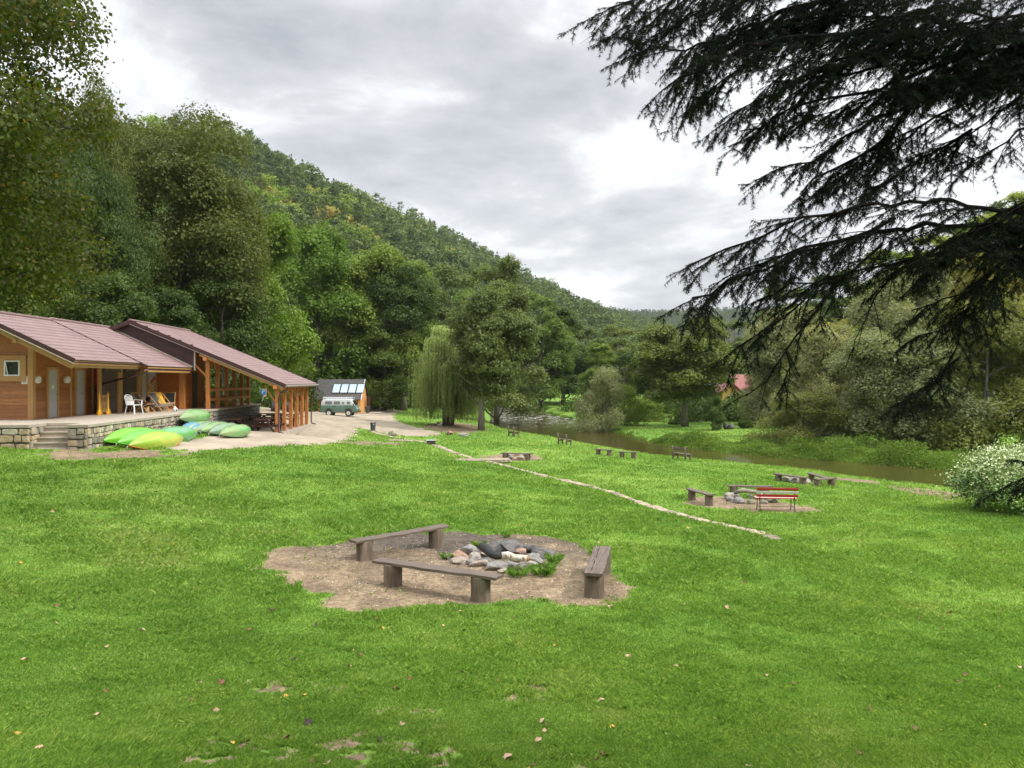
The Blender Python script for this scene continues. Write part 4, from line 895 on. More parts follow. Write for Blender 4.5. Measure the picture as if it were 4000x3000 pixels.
for k,(zx,zy,s,hh) in enumerate(((400,432,.20,.17),(742,300,.16,.19),(1170,612,.36,.20),(1440,600,.40,.26),(1560,480,.24,.24),(1050,200,.15,.16))):
    px,py=z8(zx,zy); x,y,z=T(px,py); g=rs(300+k); n=int(480*s); a=g.rand(n)*6.283; r=s*.45*np.sqrt(g.rand(n)); bx=np.cos(a)*r; by=np.sin(a)*r; h=hh*(.3+.65*g.rand(n)); out=h*(.2+.85*g.rand(n)); a2=a+g.randn(n)*.6; wd=.0016
    v=np.empty((n,4,3)); tx=-np.sin(a2)*wd; ty=np.cos(a2)*wd
    v[:,0]=np.c_[bx-tx,by-ty,np.zeros(n)]; v[:,1]=np.c_[bx+tx,by+ty,np.zeros(n)]; v[:,2]=np.c_[bx+np.cos(a2)*out*.45+tx,by+np.sin(a2)*out*.45+ty,h*.8]; v[:,3]=np.c_[bx+np.cos(a2)*out,by+np.sin(a2)*out,h*.85]
    if 'tuftm' not in globals(): tuftm=leafmat('grass_tuft',(.08,.17,.025),(.26,.40,.09),.4,.5)
    me=np_mesh('grass_tuft',v.reshape(-1,3),np.arange(n*4).reshape(n,4),tuftm,{'tint':('FACE',g.rand(n)),'tint2':('FACE',g.rand(n))}); o=bpy.data.objects.new('grass_tuft',me); C.objects.link(o); o.location=(x,y,z)
    tag(o,['small tuft at the left end of the near fire ring','thin tuft beside the black end of the log','broad tuft in front of the pale stone','tallest tuft at the front right of the near fire ring','tuft against the dark boulder on the right of the ring','few blades behind the near fire ring'][k],'grass tuft','grass tufts around the near fire ring')
# second and third fire rings
def ring(cx,cy,rx,ry,n,seed,where,keys,sz=.2,dmin=3):
    g=rs(seed); X,Y,Zz=T(cx,cy,dmin)
    for k in range(n):
        a=2*math.pi*k/n+g.rand()*.3; x=X+math.cos(a)*rx; y=Y+math.sin(a)*ry; s=sz*(.7+.7*g.rand())
        rock('fire_ring_stone',(x,y,Z(x,y)+s*.3),(s,s*.85,s*.7),seed*10+k,keys[g.randint(len(keys))],['low','squarish','rounded','pointed','tilted','flat','chunky','narrow','small','broad'][k%10]+' stone in the fire ring '+where,'stones of the fire ring '+where,sub=2)
ring(2020,1788,.75,.6,9,41,'behind the single plank bench',['grey','pale','brown'],.22)
ring(2930,1960,.8,.65,10,42,'beside the red and white bench',['grey','pale','mossy'],.22)
ring(3130,1884,.7,.6,8,43,'at the distant right benches',['pale','brown'],.2)
# burned mossy log at the third ring
x,y,z=T(2905,1955); root=bpy.data.objects.new('x',None); mb=MB(); mb.tube([(x-.35,y,z+.28),(x,y+.1,z+.36),(x+.5,y+.1,z+.30)],[.07,.09,.06],9); o=mb.build('charred_log',ROCK['mossy'],None,smooth=True,fix=False); tag(o,'dark mossy log lying on the fire ring beside the red and white bench','log'); bpy.data.objects.remove(root)
# ------------------------------------------------------------------ low stone wall across the lawn
STONE=NT('stone_pale'); n1=STONE.noise(4,5,.65,'Object'); STONE.col(STONE.mix(1.0,STONE.ramp(n1,(.35,(.29,.235,.165)),(.5,(.36,.295,.215)),(.65,(.20,.165,.12))),STONE.ramp(STONE.attr('tint'),(0,(.62,.60,.60)),(.5,(1,1,1)),(1,(1.25,1.2,1.12))),'MULTIPLY')); STONE.rough(.9); STONE.bump(STONE.noise(18,4,.7,'Object'),.5,.02); STONE=STONE.m
def stone_block(mb,c,sx,sy,sz,rz,g,tint):
    # lumpy box, subdivided
    n=3; vs={}; 
    bm=bmesh.new(); bmesh.ops.create_cube(bm,size=2); bmesh.ops.subdivide_edges(bm,edges=bm.edges,cuts=2,use_grid_fill=True)
    o=len(mb.v); ca,sa=math.cos(rz),math.sin(rz); sd=g.randint(999)
    for v in bm.verts:
        p=v.co; q=Vector([math.copysign(abs(t)**.85,t) for t in p]); q=q.lerp(q.normalized()*1.25,.22); j=1+.16*(g.rand()-.5)
        x,y,z=q.x*sx*j,q.y*sy*j,q.z*sz*j; mb.v.append((c[0]+x*ca-y*sa,c[1]+x*sa+y*ca,c[2]+z))
    for f in bm.faces: mb.f.append(tuple(o+v.index for v in f.verts)); mb.t.append(tint)
    bm.free()
def edging():
    g=rs(9); mb=MB(); p=resamp([q for q in WALLP],400); s=np.r_[0,np.cumsum(np.hypot(*np.diff(p,axis=0).T))]; L=s[-1]; t=0
    while t<L:
        w_=.22+.38*g.rand(); x=np.interp(t+w_/2,s,p[:,0]); y=np.interp(t+w_/2,s,p[:,1]); x2=np.interp(t+w_/2+.1,s,p[:,0]); y2=np.interp(t+w_/2+.1,s,p[:,1]); rz=math.atan2(y2-y,x2-x)
        if not (39.0<y<41.2):
            z=max(Z(x-.3,y),Z(x,y)); wide=.19+.02*g.randn()+(.10 if t<1.6 else 0)
            stone_block(mb,(x+g.randn()*.025,y,z-.148+.010*g.randn()),w_/2*.98,wide,.17,rz+g.randn()*.06,g,g.rand())
        t+=w_
    o=mb.build('low_stone_wall',STONE,None,smooth=False,fix=False); tag(o,'long low wall of pale stones running diagonally through the lawn','wall')
edging()
for nm,a,b,lab in (('stone_step',(1800,1803),(1935,1800),'broad stone step by the gap in the low wall, near the second fire ring'),('stone_step',(1520,1724),(1605,1727),'stone step at the far end of the low wall near the sandy drive')):
    A=Vector(T(*a));B=Vector(T(*b)); g=rs(3); mb=MB(); n=3
    for i in range(n): c=A.lerp(B,(i+.5)/n); stone_block(mb,(c.x,c.y+.1*g.randn(),c.z+.0),(B-A).length/n/2,.38,.10,g.randn()*.08,g,g.rand())
    o=mb.build(nm,STONE,None,fix=False); tag(o,lab,'step')
x,y,z=T(1757,1701); rock('boulder',(x,y,z+.15),(.42,.35,.32),901,'orange','reddish boulder on the lawn left of the long flat stone',None,'boulder')
x,y,z=T(1816,1705); rock('boulder',(x,y,z+.1),(.72,.3,.22),902,'pale','long flat pale stone lying on the lawn before the alder',None,'boulder',rz=0)
x,y,z=T(1535,1703); rock('boulder',(x,y,z+.1),(.4,.35,.28),903,'mossy','small mossy boulder at the edge of the drive by the wall end',None,'boulder',rz=0)
x,y,z=T(1722,1665,50); rock('boulder',(x,y-.5,z+.1),(.3,.25,.22),904,'pale','pale stone in the shade in front of the willow bench',None,'boulder',rz=0)
for k,(px,py,s) in enumerate(((1490,1601,.5),(1470,1602,.4),(1452,1602,.35),(1535,1603,.3))):
    x,y,z=T(px,py,60); rock('boulder',(x,y,z+.1),(s,s*.7,s*.6),910+k,'pale',['largest pale rock at the end of the drive','second pale rock at the end of the drive, left of the largest','leftmost pale rock at the end of the drive','rightmost small rock at the end of the drive'][k],'pale rocks at the end of the drive','boulder')
# box behind the wall
x,y,z=T(1684,1738); root=empty('metal_box',(x,y,z),.1,'dark metal box with pale lid on the lawn just behind the low wall','box')
mb=MB(); mb.box(-.27,.27,-.2,.2,0,.26); mb.build('body',IRON,root,bevel=.01); mb=MB(); mb.box(-.30,.30,-.22,.22,.263,.30); mb.beam((.18,0,.3),(.3,0,.42),.3,.02); mb.build('lid',mat('metal_pale',(.5,.52,.56),None,.4),root)
# weeds and herbs on the banks
def herbs(name,n,sampler,h,leaf,matk,label,cat,seed):
    g=rs(seed); x,y,hh=sampler(g,n); z=height(x,y); c=[];k=10
    t=g.rand(len(x),k); X=np.repeat(x[:,None],k,1)+g.randn(len(x),k)*.12*(1+t); Y=np.repeat(y[:,None],k,1)+g.randn(len(x),k)*.12*(1+t); Zz=z[:,None]+t*(hh*h)[:,None]
    c=np.c_[X.ravel(),Y.ravel(),Zz.ravel()]; v=leaf_quads(c,leaf,g,.3,.4); n_=len(c); pt_=np.repeat(fbm(x*.5,y*.5,7,3)[:,None],k,1).ravel()
    me=np_mesh(name,v,np.arange(n_*4).reshape(n_,4),matk,{'tint':('FACE',np.clip(.2+.5*g.rand(n_)+(pt_-.5)*1.2,0,1)),'tint2':('FACE',g.rand(n_))}); o=bpy.data.objects.new(name,me); C.objects.link(o); tag(o,label,cat,None,'stuff')
HERB=leafmat('leaf_herbs',(.075,.14,.018),(.20,.30,.045),.4,.55,(.2,.2,.06),.06)
def far_bank(g,n):
    f=resamp(FS,600); i=g.randint(90,520,n*3); x=f[i,0]+g.randn(n*3)*.5; y=f[i,1]+g.rand(n*3)*6-.4+g.rand(n*3); sd=sdist(x,y,RIVER); y_=y
    edge=np.interp(x,[11,14,17,20,24,40],[.8,1.2,5,6.5,7,8]); ok=(sd>-.2)&(sd<edge*(.6+.7*fbm(x*.4,y*.4,3,3)))&(y>FS[-1][1]); x=x[ok];y=y[ok]; sd=sd[ok]
    cl=fbm(x*.55,y*.55,8,3); k=(cl+.35*g.rand(len(x)))>np.interp(x,[11,15,18],[.62,.60,.40]); x=x[k];y=y[k];sd=sd[k];cl=cl[k]; return x,y,np.clip((cl-.3)*2.6,.15,1.4)*sstep(-.3,1.2,sd)*np.interp(x,[11,15,19,22],[.35,.55,.95,1.0])
herbs('riverbank_herbs',26000,far_bank,1.15,.15,HERB,'rank green herbs and nettles growing along the far river bank','plants',5)
def near_bank(g,n):
    f=resamp(NS,700); i=g.randint(150,560,n*3); x=f[i,0]+g.randn(n*3)*.3; y=f[i,1]+g.randn(n*3)*.8; sd=sdist(x,y,RIVER); cl=fbm(x*.45,y*.45,15,3); ok=(sd>.1)&(sd<1.6)&(cl>.52)&(y>38); ok&=~((x>17)&(x<23)&(y<46)); x=x[ok];y=y[ok]
    return x,y,.3+1.1*(cl[ok]-.5)*2
herbs('bank_weeds',2600,near_bank,.55,.09,leafmat('leaf_weeds',(.09,.12,.03),(.25,.24,.08),.35),'sparse straw coloured weeds on the near river bank','plants',6)
def spit(g,n):
    x=5+g.rand(n)*12; y=88+g.rand(n)*50; sd=sdist(x,y,RIVER); d_,s_,_=pl_dist(x,y,FS); ok=(sd>0)&(s_<0)&(sd<14); return x[ok],y[ok],.5+.8*fbm(x[ok]*.3,y[ok]*.3,9,3)
herbs('reed_bank',9000,spit,1.7,.26,HERB,'bright green rank growth on the bank beside the rapids','plants',8)
# undergrowth under the woods: many leaf masses, one object
def undergrowth():
    g=rs(44); c=[];t=[]
    pts=[]
    def along(poly,n,off,spread):
        p=resamp(poly,400)
        for i in g.randint(0,400,n): pts.append((p[i,0]+off[0]+g.randn()*spread,p[i,1]+off[1]+g.randn()*spread))
    along([(-36,58),(-31,90),(-25,112),(-13,135),(-4,160),(6,190)],330,(-2,2),3.5)
    along([(-34,80),(-24,112),(-12,128),(-6,138)],120,(0,3),3)
    along([(10,125),(18,122),(30,118),(42,100),(46,80)],200,(2,4),3.0)
    along([(24,100),(30,104),(40,96),(48,80),(52,66)],150,(0,0),2.5)
    along([(-28,50),(-30,60),(-34,70)],60,(0,0),2)
    for (x,y) in pts:
        if sdist(np.array([x]),np.array([y]),RIVER)[0]<.5: continue
        z=Z(x,y); r=1.0+1.5*g.rand(); h=r*(1.0+.8*g.rand()); k=int(300*r*r/2.5*(1 if y<110 else .6)); d=g.randn(k,3); d/=np.linalg.norm(d,axis=1)[:,None]; d[:,2]=np.abs(d[:,2])
        q=np.array([x,y,z])+d*np.array([r,r,h])*(.65+.4*g.rand(k))[:,None]; c.append(q); t.append(np.clip(g.rand()*.5+g.rand(k)*.5,0,1))
    c=np.concatenate(c); t=np.concatenate(t); n=len(c); v=leaf_quads(c,.34,g,.35,.6); print('undergrowth',n)
    me=np_mesh('undergrowth',v,np.arange(n*4).reshape(n,4),LM['dark'],{'tint':('FACE',t),'tint2':('FACE',t*0)}); o=bpy.data.objects.new('undergrowth',me); C.objects.link(o); tag(o,'dark leafy undergrowth at the foot of the woods','plants',None,'stuff')
undergrowth()
# cream flowered shrub, right edge
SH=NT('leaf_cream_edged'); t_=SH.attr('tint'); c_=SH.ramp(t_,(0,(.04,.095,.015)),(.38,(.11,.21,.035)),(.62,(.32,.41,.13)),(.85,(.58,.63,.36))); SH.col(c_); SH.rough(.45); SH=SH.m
def cream_shrub():
    g=rs(66); x,y=16.5,24.2; z=Z(x,y); root=empty('cream_shrub',(x,y,z),0,'big rounded shrub with creamy white flowers at the right edge','shrub'); cc=[];tt=[];fl=[]
    for k in range(150):
        d=g.randn(3); d/=np.linalg.norm(d); d[2]=abs(d[2])*1.0; 
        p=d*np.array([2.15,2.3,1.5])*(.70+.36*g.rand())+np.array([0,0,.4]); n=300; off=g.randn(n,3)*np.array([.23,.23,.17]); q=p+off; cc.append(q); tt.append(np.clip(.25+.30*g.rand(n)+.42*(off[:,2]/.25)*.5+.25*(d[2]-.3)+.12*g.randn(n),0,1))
        if d[2]>.12:
            n=int(24*g.rand()**1.7); fl.append(p*1.03+g.randn(n,3)*np.array([.23,.23,.14])+np.array([0,0,.07]))
    c=np.concatenate(cc); t=np.concatenate(tt); k=c[:,2]>-.1; c=c[k]; t=t[k]; n=len(c)
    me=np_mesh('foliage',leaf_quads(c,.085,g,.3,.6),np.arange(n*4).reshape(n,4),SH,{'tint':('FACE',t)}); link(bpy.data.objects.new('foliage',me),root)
    c=np.concatenate(fl); n=len(c); me=np_mesh('blossoms',leaf_quads(c,.05,g,.6,.9),np.arange(n*4).reshape(n,4),mat('petal_cream',(.70,.70,.46),(.60,.64,.34),.6,40)); link(bpy.data.objects.new('blossoms',me),root)
    mb=MB()
    for k in range(9): a=k*.7; mb.tube([(0,0,-.1),(math.cos(a)*.6,math.sin(a)*.6,.8),(math.cos(a)*1.4,math.sin(a)*1.5,1.5)],[.04,.03,.01],5)
    mb.build('stem',BARK,root)
cream_shrub()
# clipped garden shrubs across the river
x,d=(2915-2000)/FPX*88,88
def ball(px,d,top,w_,label,matk='dark',box=False,bot=None,nm='clipped_shrub'):
    x=(px-2000)/FPX*d; z=Z(x,d); H=(HY-top)/FPX*d+CAMZ-z; Wd=w_/FPX*d; g=rs(int(px)); n=5000
    if box: c=np.c_[(g.rand(n)-.5)*Wd,(g.rand(n)-.5)*1.2,g.rand(n)*H]; ax=g.randint(0,3,n); s=g.rand(n)<.5; c[ax==0,0]=np.where(s[ax==0],1,-1)*Wd/2; c[ax==1,1]=np.where(s[ax==1],1,-1)*.6; c[ax==2,2]=H
    else: d_=g.randn(n,3); d_/=np.linalg.norm(d_,axis=1)[:,None]; c=d_*np.array([Wd/2,Wd/2,H/2])*(.85+.17*g.rand(n))[:,None]+np.array([0,0,H/2])
    me=np_mesh(nm,leaf_quads(c,.16,g,.3,.6),np.arange(n*4).reshape(n,4),LM[matk],{'tint':('FACE',g.rand(n)),'tint2':('FACE',g.rand(n)*0)}); o=bpy.data.objects.new(nm,me); C.objects.link(o); o.location=(x,d,z); tag(o,label,'shrub')
ball(2915,84,1642,62,'round clipped dark shrub on the far lawn'); ball(2922,96,1626,50,'box shaped clipped hedge behind the round shrub','maple',True); ball(2640,92,1646,56,'low dark purple bush left of the twin trunk tree','dark')
x=(2815-2000)/FPX*83; z=Z(x,83); root=empty('stone_table',(x,83,z),0,'dark stone seat and slabs beside the small dark tree on the far lawn','bench')
for k in range(3): rock('slab',(k*.5-.5,0,.3+.05*k),(.16,.3,.42),950+k,'dark',parent=root)
rock('boulder',(x+1.1,83,z+.25),(.65,.5,.4),960,'dark','dark boulder right of the stone seat on the far lawn',None,'boulder')
x=(2953-2000)/FPX*97; z=Z(x,97); mb=MB(); mb.lathe([(.16,-.1),(.16,.9),(.22,.95),(.22,1.02)],10); o=mb.build('garden_post',WHT,None); o.location=(x,97,z); tag(o,'white garden post beside the clipped box hedge','post')
# ------------------------------------------------------------------ fallen leaves
LEAFD=[mat('dead_leaf_brown',(.22,.10,.04),(.10,.045,.02),.7,30),mat('dead_leaf_tan',(.50,.34,.22),(.36,.22,.13),.7,30),mat('dead_leaf_yellow',(.55,.36,.05),(.42,.24,.03),.7,30),mat('dead_leaf_black',(.05,.03,.02),(.03,.02,.015),.7,30)]
LEAFN=['brown','tan','yellow','blackish']; lme=[]
for k in range(4):
    g=rs(800+k); n=14; v=[(0,0,.012)]; 
    for i in range(n):
        a=2*math.pi*i/n; r=(.045 if i%2 else .030)*(1+.35*math.cos(a))*(.85+.3*g.rand()); v.append((r*math.cos(a),r*math.sin(a),.018*abs(math.sin(a))**1.5*1.6+.008*g.rand()))
    f=[(0,i+1,(i+1)%n+1) for i in range(n)]; me=bpy.data.meshes.new('fallen_leaf'); me.from_pydata(v,[],f); me.materials.append(LEAFD[k]); lme.append(me)
g=rs(123); cnt_=0
while cnt_<190:
    y=6.0+g.rand()**1.3*16; x=(g.rand()*2-1)*.66*y
    if x>1 and g.rand()<.45: continue
    k=g.choice(4,p=[.4,.34,.14,.12]); o=bpy.data.objects.new('fallen_leaf',lme[k]); C.objects.link(o); o.location=(x,y,Z(x,y)+.035); s=.45+.6*g.rand(); o.scale=(s,s,s); o.rotation_euler=((g.rand()-.5)*.9,(g.rand()-.5)*.9,g.rand()*6.28)
    tag(o,'small curled '+LEAFN[k]+' fallen leaf among those scattered on the near lawn','leaf',LEAFN[k]+' fallen leaves on the lawn'); cnt_+=1
# litter of twigs in the pit: small sticks
for k in range(16):
    px=g.uniform(1150,2300); py=g.uniform(2140,2340); x,y,z=T(px,py)
    if sdist(np.array([x]),np.array([y]),PIT)[0]>-.3: continue
    a=g.rand()*3.14; l=.05+.07*g.rand(); mb=MB(); mb.tube([(-l*math.cos(a),-l*math.sin(a),.008),(.01,.01,.02),(l*math.cos(a),l*math.sin(a),.01)],[.004,.006,.003],5); o=mb.build('stick',STUMP,None); o.location=(x,y,z); tag(o,'short broken stick lying on the bare ground around the near fire ring','stick','sticks on the bare ground')

g=rs(321); n=5200; bx0=min(p[0] for p in PIT); bx1=max(p[0] for p in PIT); by0=min(p[1] for p in PIT); by1=max(p[1] for p in PIT)
x=bx0+g.rand(n)*(bx1-bx0); y=by0+g.rand(n)*(by1-by0); k=(sdist(x,y,PIT)<-.1)&(fbm(x*1.5,y*1.5,5,3)+.25*g.rand(n)>.5); x=x[k];y=y[k]; n=len(x); z=height(x,y)+.006
CH=NT('wood_chips'); CH.col(CH.ramp(CH.attr('tint'),(0,(.05,.035,.025)),(.4,(.20,.14,.09)),(.7,(.45,.36,.25)),(1,(.62,.56,.46)))); CH.rough(.9)
me=np_mesh('wood_chips',leaf_quads(np.c_[x,y,z],.034,g,1.6,.5),np.arange(n*4).reshape(n,4),CH.m,{'tint':('FACE',g.rand(n))}); o=bpy.data.objects.new('wood_chips',me); C.objects.link(o); tag(o,'scattered chips and bark bits on the bare ground around the near fire ring','litter',None,'stuff')
# ------------------------------------------------------------------ timber buildings on the terrace
BO=(-15.3,27.65,2.1); BRZ=R(3.6)
def inv(px,lx):
    r=(2000-px)/3000; return (15.3-.998*lx-r*(27.65+.063*lx))/(.998*r-.063)
def loc(lx,ly,lz=0):   # building frame to world
    return (BO[0]+lx*.998-ly*.063,BO[1]+lx*.063+ly*.998,BO[2]+lz)
WOOD=NT('wood_siding_orange'); n1=WOOD.noise(5,5,.6,'Object',(1,1,7)); n2=WOOD.noise(1.2,3,.5,'Object')
c=WOOD.ramp(n1,(.3,(.31,.120,.038)),(.5,(.40,.175,.060)),(.7,(.215,.078,.025))); c=WOOD.mix(1.0,c,WOOD.ramp(WOOD.attr('tint'),(0,(.78,.74,.72)),(1,(1.15,1.12,1.08))),'MULTIPLY'); WOOD.col(c); WOOD.rough(.55); WOOD.bump(n1,.25,.005); WOOD=WOOD.m
PINE=mat('wood_pine_light',(.50,.30,.115),(.39,.21,.075),.6,5,.2,(6,.6,6)); BEAM=mat('wood_beam_orange',(.55,.215,.06),(.40,.14,.04),.5,5,.2,(4,4,.5)); 
SIDE2=mat('wood_siding_deep_orange',(.48,.15,.03),(.36,.10,.02),.45,5,.2,(1,1,6),rand=.18)
BROWN=mat('metal_dark_brown',(.060,.024,.024),(.045,.018,.018),.4,3); 
TILE=mat('roof_tile_mauve',(.235,.150,.140),(.185,.118,.110),.42,1.1,.05,spec=.45,bd=.004); CREAM=mat('trim_cream',(.62,.56,.48),None,.6)
CONC=mat('concrete_tan',(.42,.36,.285),(.33,.285,.23),.9,2.2,.3); DOORG=mat('door_grey',(.42,.45,.48),(.38,.41,.44),.4,4); SHUT=mat('shutter_brown',(.105,.085,.070),(.075,.06,.05),.5,3)
GLASSD=mat('window_glass_dark',(.012,.016,.02),(.02,.025,.03),.08,2,spec=.8); WHITEP=mat('plastic_white',(.80,.80,.80),(.72,.72,.72),.35,5); REDP=mat('cabinet_red',(.55,.02,.02),(.45,.015,.015),.4,5); PIPE=BROWN
SWALL=NT('stone_wall_face'); n1=SWALL.noise(4,6,.65,'Object'); t=SWALL.attr('tint'); c=SWALL.ramp(t,(0,(.19,.18,.165)),(.3,(.30,.27,.23)),(.55,(.40,.34,.25)),(.8,(.45,.34,.21)),(1,(.55,.50,.42))); SWALL.col(SWALL.mix(.7,c,SWALL.ramp(n1,(.35,(.62,.6,.58)),(.65,(1.3,1.28,1.22))),'MULTIPLY')); SWALL.rough(.9); SWALL.bump(SWALL.noise(14,5,.7,'Object'),.6,.02); SWALL=SWALL.m
MORT=mat('mortar',(.20,.18,.15),(.13,.115,.10),.95,12,.5)
g=rs(500)
def stonewall(mb,axis,a0,a1,plane,z0,z1,g,smin=.20,smax=.42,out=1,small=1):
    z=z0
    while z<z1-.03:
        h=min((.15+.17*g.rand())*small,z1-z); h=h if z1-z-h>.08 else z1-z; a=a0-g.rand()*.1
        while a<a1:
            w_=(smin+(smax-smin)*g.rand())*small; c_=a+w_/2; ww=min(w_,a1-max(a,a0)); 
            if ww>.05:
                c_=max(a,a0)+ww/2; t=g.rand(); hh=h*(.82+.12*g.rand()); zc=z+h/2+.015*g.randn()
                if axis=='x': stone_block(mb,(c_,plane-out*.00,zc),ww/2*.86,.07,hh/2*.92,g.randn()*.02,g,t)
                else: stone_block(mb,(plane,c_,zc),.07,ww/2*.86,hh/2*.92,g.randn()*.02,g,t)
            a+=w_
        z+=h
T0=empty('terrace',BO,BRZ,'raised concrete terrace with rough stone retaining wall under the timber buildings','terrace')
mb=MB(); mb.box(-14,-2.0,-.04,23.6,-.10,0); mb.box(-2.0,.05,1.14,23.6,-.10,.0); mb.box(-.72,.05,-.04,1.14,-.10,.0); mb.build('floor_slab',CONC,T0)
mb=MB(); mb.box(-14,-2.05,.05,23.5,-1.6,-.101); mb.box(-2.05,-.07,1.2,23.5,-1.6,-.101); mb.box(-.68,-.07,.05,1.2,-1.6,-.101); mb.build('core',MORT,T0)
mb=MB(); stonewall(mb,'x',-9.5,-2.02,.03,-1.15,-.11,g,.22,.6); mb.build('stone_wall',SWALL,T0,fix=False,label='wall face left of the stairs with the biggest blocks'); mb=MB(); stonewall(mb,'x',-.68,.0,.03,-1.1,-.11,g,.22,.4); mb.build('stone_wall',SWALL,T0,fix=False,label='short wall pier beside the stairs'); mb=MB(); stonewall(mb,'y',.0,13.9,-.05,-1.35,-.11,g,.14,.34,small=.9); mb.build('stone_wall',SWALL,T0,fix=False,label='long wall face of many small brown and grey stones behind the canoes'); mb=MB(); stonewall(mb,'y',.1,1.15,-2.06,-1.15,-.11,g); mb.build('stone_wall',SWALL,T0,fix=False)
DW=mat('stone_wall_dull',(.24,.23,.21),(.13,.125,.115),.95,5,.8,bd=.03)
mb=MB(); stonewall(mb,'y',13.95,23.55,-.06,-1.6,-.11,g,small=.8); mb.build('stone_wall',DW,T0,fix=False,label='smaller greyer stones of the terrace wall below the open shelter')
mb=MB()
for k in range(6):
    zt=-.18*(k+1)+.02; mb.box(-2.0 +(.0),-.70,1.14-.22*(k+1),1.20,zt-.16 if k<5 else zt-.3,zt)
    mb.box(-2.02,-.69,1.14-.22*(k+1)-.03,1.14-.22*(k+1)+.24,zt+.002,zt+.035)
mb.build('stairs',CONC,T0)
# ---- roofs
def tile_roof(mb,xe,xr,ze,zr,y0,y1,pitch=.20,step=.35):
    L=math.hypot(xr-xe,zr-ze); ux,uz=(xr-xe)/L,(zr-ze)/L; nx_,nz_=-uz*(1 if xr<xe else -1),abs(ux); nx_=-uz if ux<0 else uz*-1
    nv=Vector((-uz,0,ux)); nv=nv if nv.z>0 else -nv
    ny_=max(2,int((y1-y0)/(pitch/6))); rows=[]
    k=0; s=0
    while s<L: rows+= [(s,.028),(min(s+step*.96,L),.004)]; s+=step
    o=len(mb.v)
    for (s,h) in rows:
        for j in range(ny_+1):
            y=y0+(y1-y0)*j/ny_; w_=math.sin(2*math.pi*(y-y0)/pitch); hh=h+.016*w_; mb.v.append((xe+ux*s+nv.x*hh,y,ze+uz*s+nv.z*hh))
    m_=ny_+1
    for i in range(len(rows)-1):
        for j in range(ny_): mb.f.append((o+i*m_+j,o+i*m_+j+1,o+(i+1)*m_+j+1,o+(i+1)*m_+j)); mb.t.append(.5)
def verge(mb,xa,za,xb,zb,y,w=.05,h=.2): mb.beam((xa,y,za),(xb,y,zb),w,h,(0,0,1))
B1=empty('timber_building',BO,BRZ,'orange timber building with mauve tiled roof, grey doors and roller shutters at the left','building')
SL=.49; Z1=lambda x:2.4+SL*(-1.65-x); RX,RZ=-5.65,2.4+SL*4.0
mb=MB(); tile_roof(mb,-1.6,RX,2.4-.02,RZ,2.35,8.45); tile_roof(mb,RX-4.0,RX,2.4,RZ,2.35,8.45); 
tile_roof(mb,-1.2,RX,2.4+SL*-.45+.06,RZ+.05,8.45,14.35); tile_roof(mb,RX-4.0,RX,2.45,RZ+.05,8.45,14.35)
mb.tube([(RX,2.33,RZ+.04),(RX,8.4,RZ+.04),(RX,8.42,RZ+.09),(RX,14.33,RZ+.09)],.075,8); roof1=mb.build('roof',TILE,B1,smooth=False,fix=False)
mb=MB(); mb.prism([(-1.64,2.30),(RX,RZ-.10),(RX-4,2.30),(RX-4,2.36),(RX,RZ-.03),(-1.64,2.37)],2.4,8.4); mb.prism([(-1.24,2.15),(RX,RZ-.10),(RX-4,2.30),(RX-4,2.38),(RX,RZ-.02),(-1.24,2.21)],8.45,14.3); mb.build('roof_boards',PINE,roof1)
mb=MB(); verge(mb,-1.58,2.36,RX,RZ-.03,2.33,.05,.17); mb.build('verge_trim',BROWN,roof1); mb=MB(); verge(mb,RX,RZ-.03,RX-4,2.36,2.33,.05,.17); mb.build('verge_trim',BROWN,roof1); mb=MB(); mb.beam((-1.22,8.42,2.2),(RX,8.42,RZ+.04),.03,.05); mb.build('roof_seam',BROWN,roof1)
mb=MB(); mb.beam((-1.60,2.325,2.25),(RX,2.325,RZ-.135),.04,.03); mb.build('trim_strip',CREAM,roof1)
mb=MB(); mb.beam((-1.75,2.55,2.14),(RX,2.55,RZ-.24),.10,.2); mb.beam((RX,2.55,RZ-.24),(RX-4,2.55,2.14),.10,.2); mb.beam((-1.70,2.45,2.18),(-1.70,8.4,2.18),.10,.16); mb.beam((-1.35,8.4,2.03),(-1.35,14.2,2.03),.08,.14)
for xx in (-3.9,-5.3): mb.beam((xx,2.45,Z1(xx)-.36),(xx,4,Z1(xx)-.36),.16,.16)
mb.build('eaves_beam',PINE,B1,bevel=.01)
mb=MB()
for (x_,z_,ya,yb) in ((-1.50,2.33,2.35,8.5),(-1.12,2.12,8.2,14.3)):
    n=10; o=len(mb.v)
    for y_ in (ya,yb):
        for k in range(n+1): a=math.pi+math.pi*k/n; mb.v.append((x_+.07*math.cos(a),y_,z_+.07*math.sin(a)))
        for k in range(n+1): a=2*math.pi-math.pi*k/n; mb.v.append((x_+.06*math.cos(a),y_,z_+.06*math.sin(a)))
    m_=2*(n+1)
    for k in range(m_): mb.f.append((o+k,o+(k+1)%m_,o+m_+(k+1)%m_,o+m_+k)); mb.t.append(.5)
mb.build('gutter',PIPE,B1)
mb=MB(); mb.tube([(-1.14,8.15,2.08),(-1.2,8.15,1.98),(-1.35,8.15,1.90),(-3.45,8.25,1.36),(-3.52,8.25,1.2),(-3.52,8.25,.05)],.05,8); mb.build('downpipe',PIPE,B1,smooth=True)
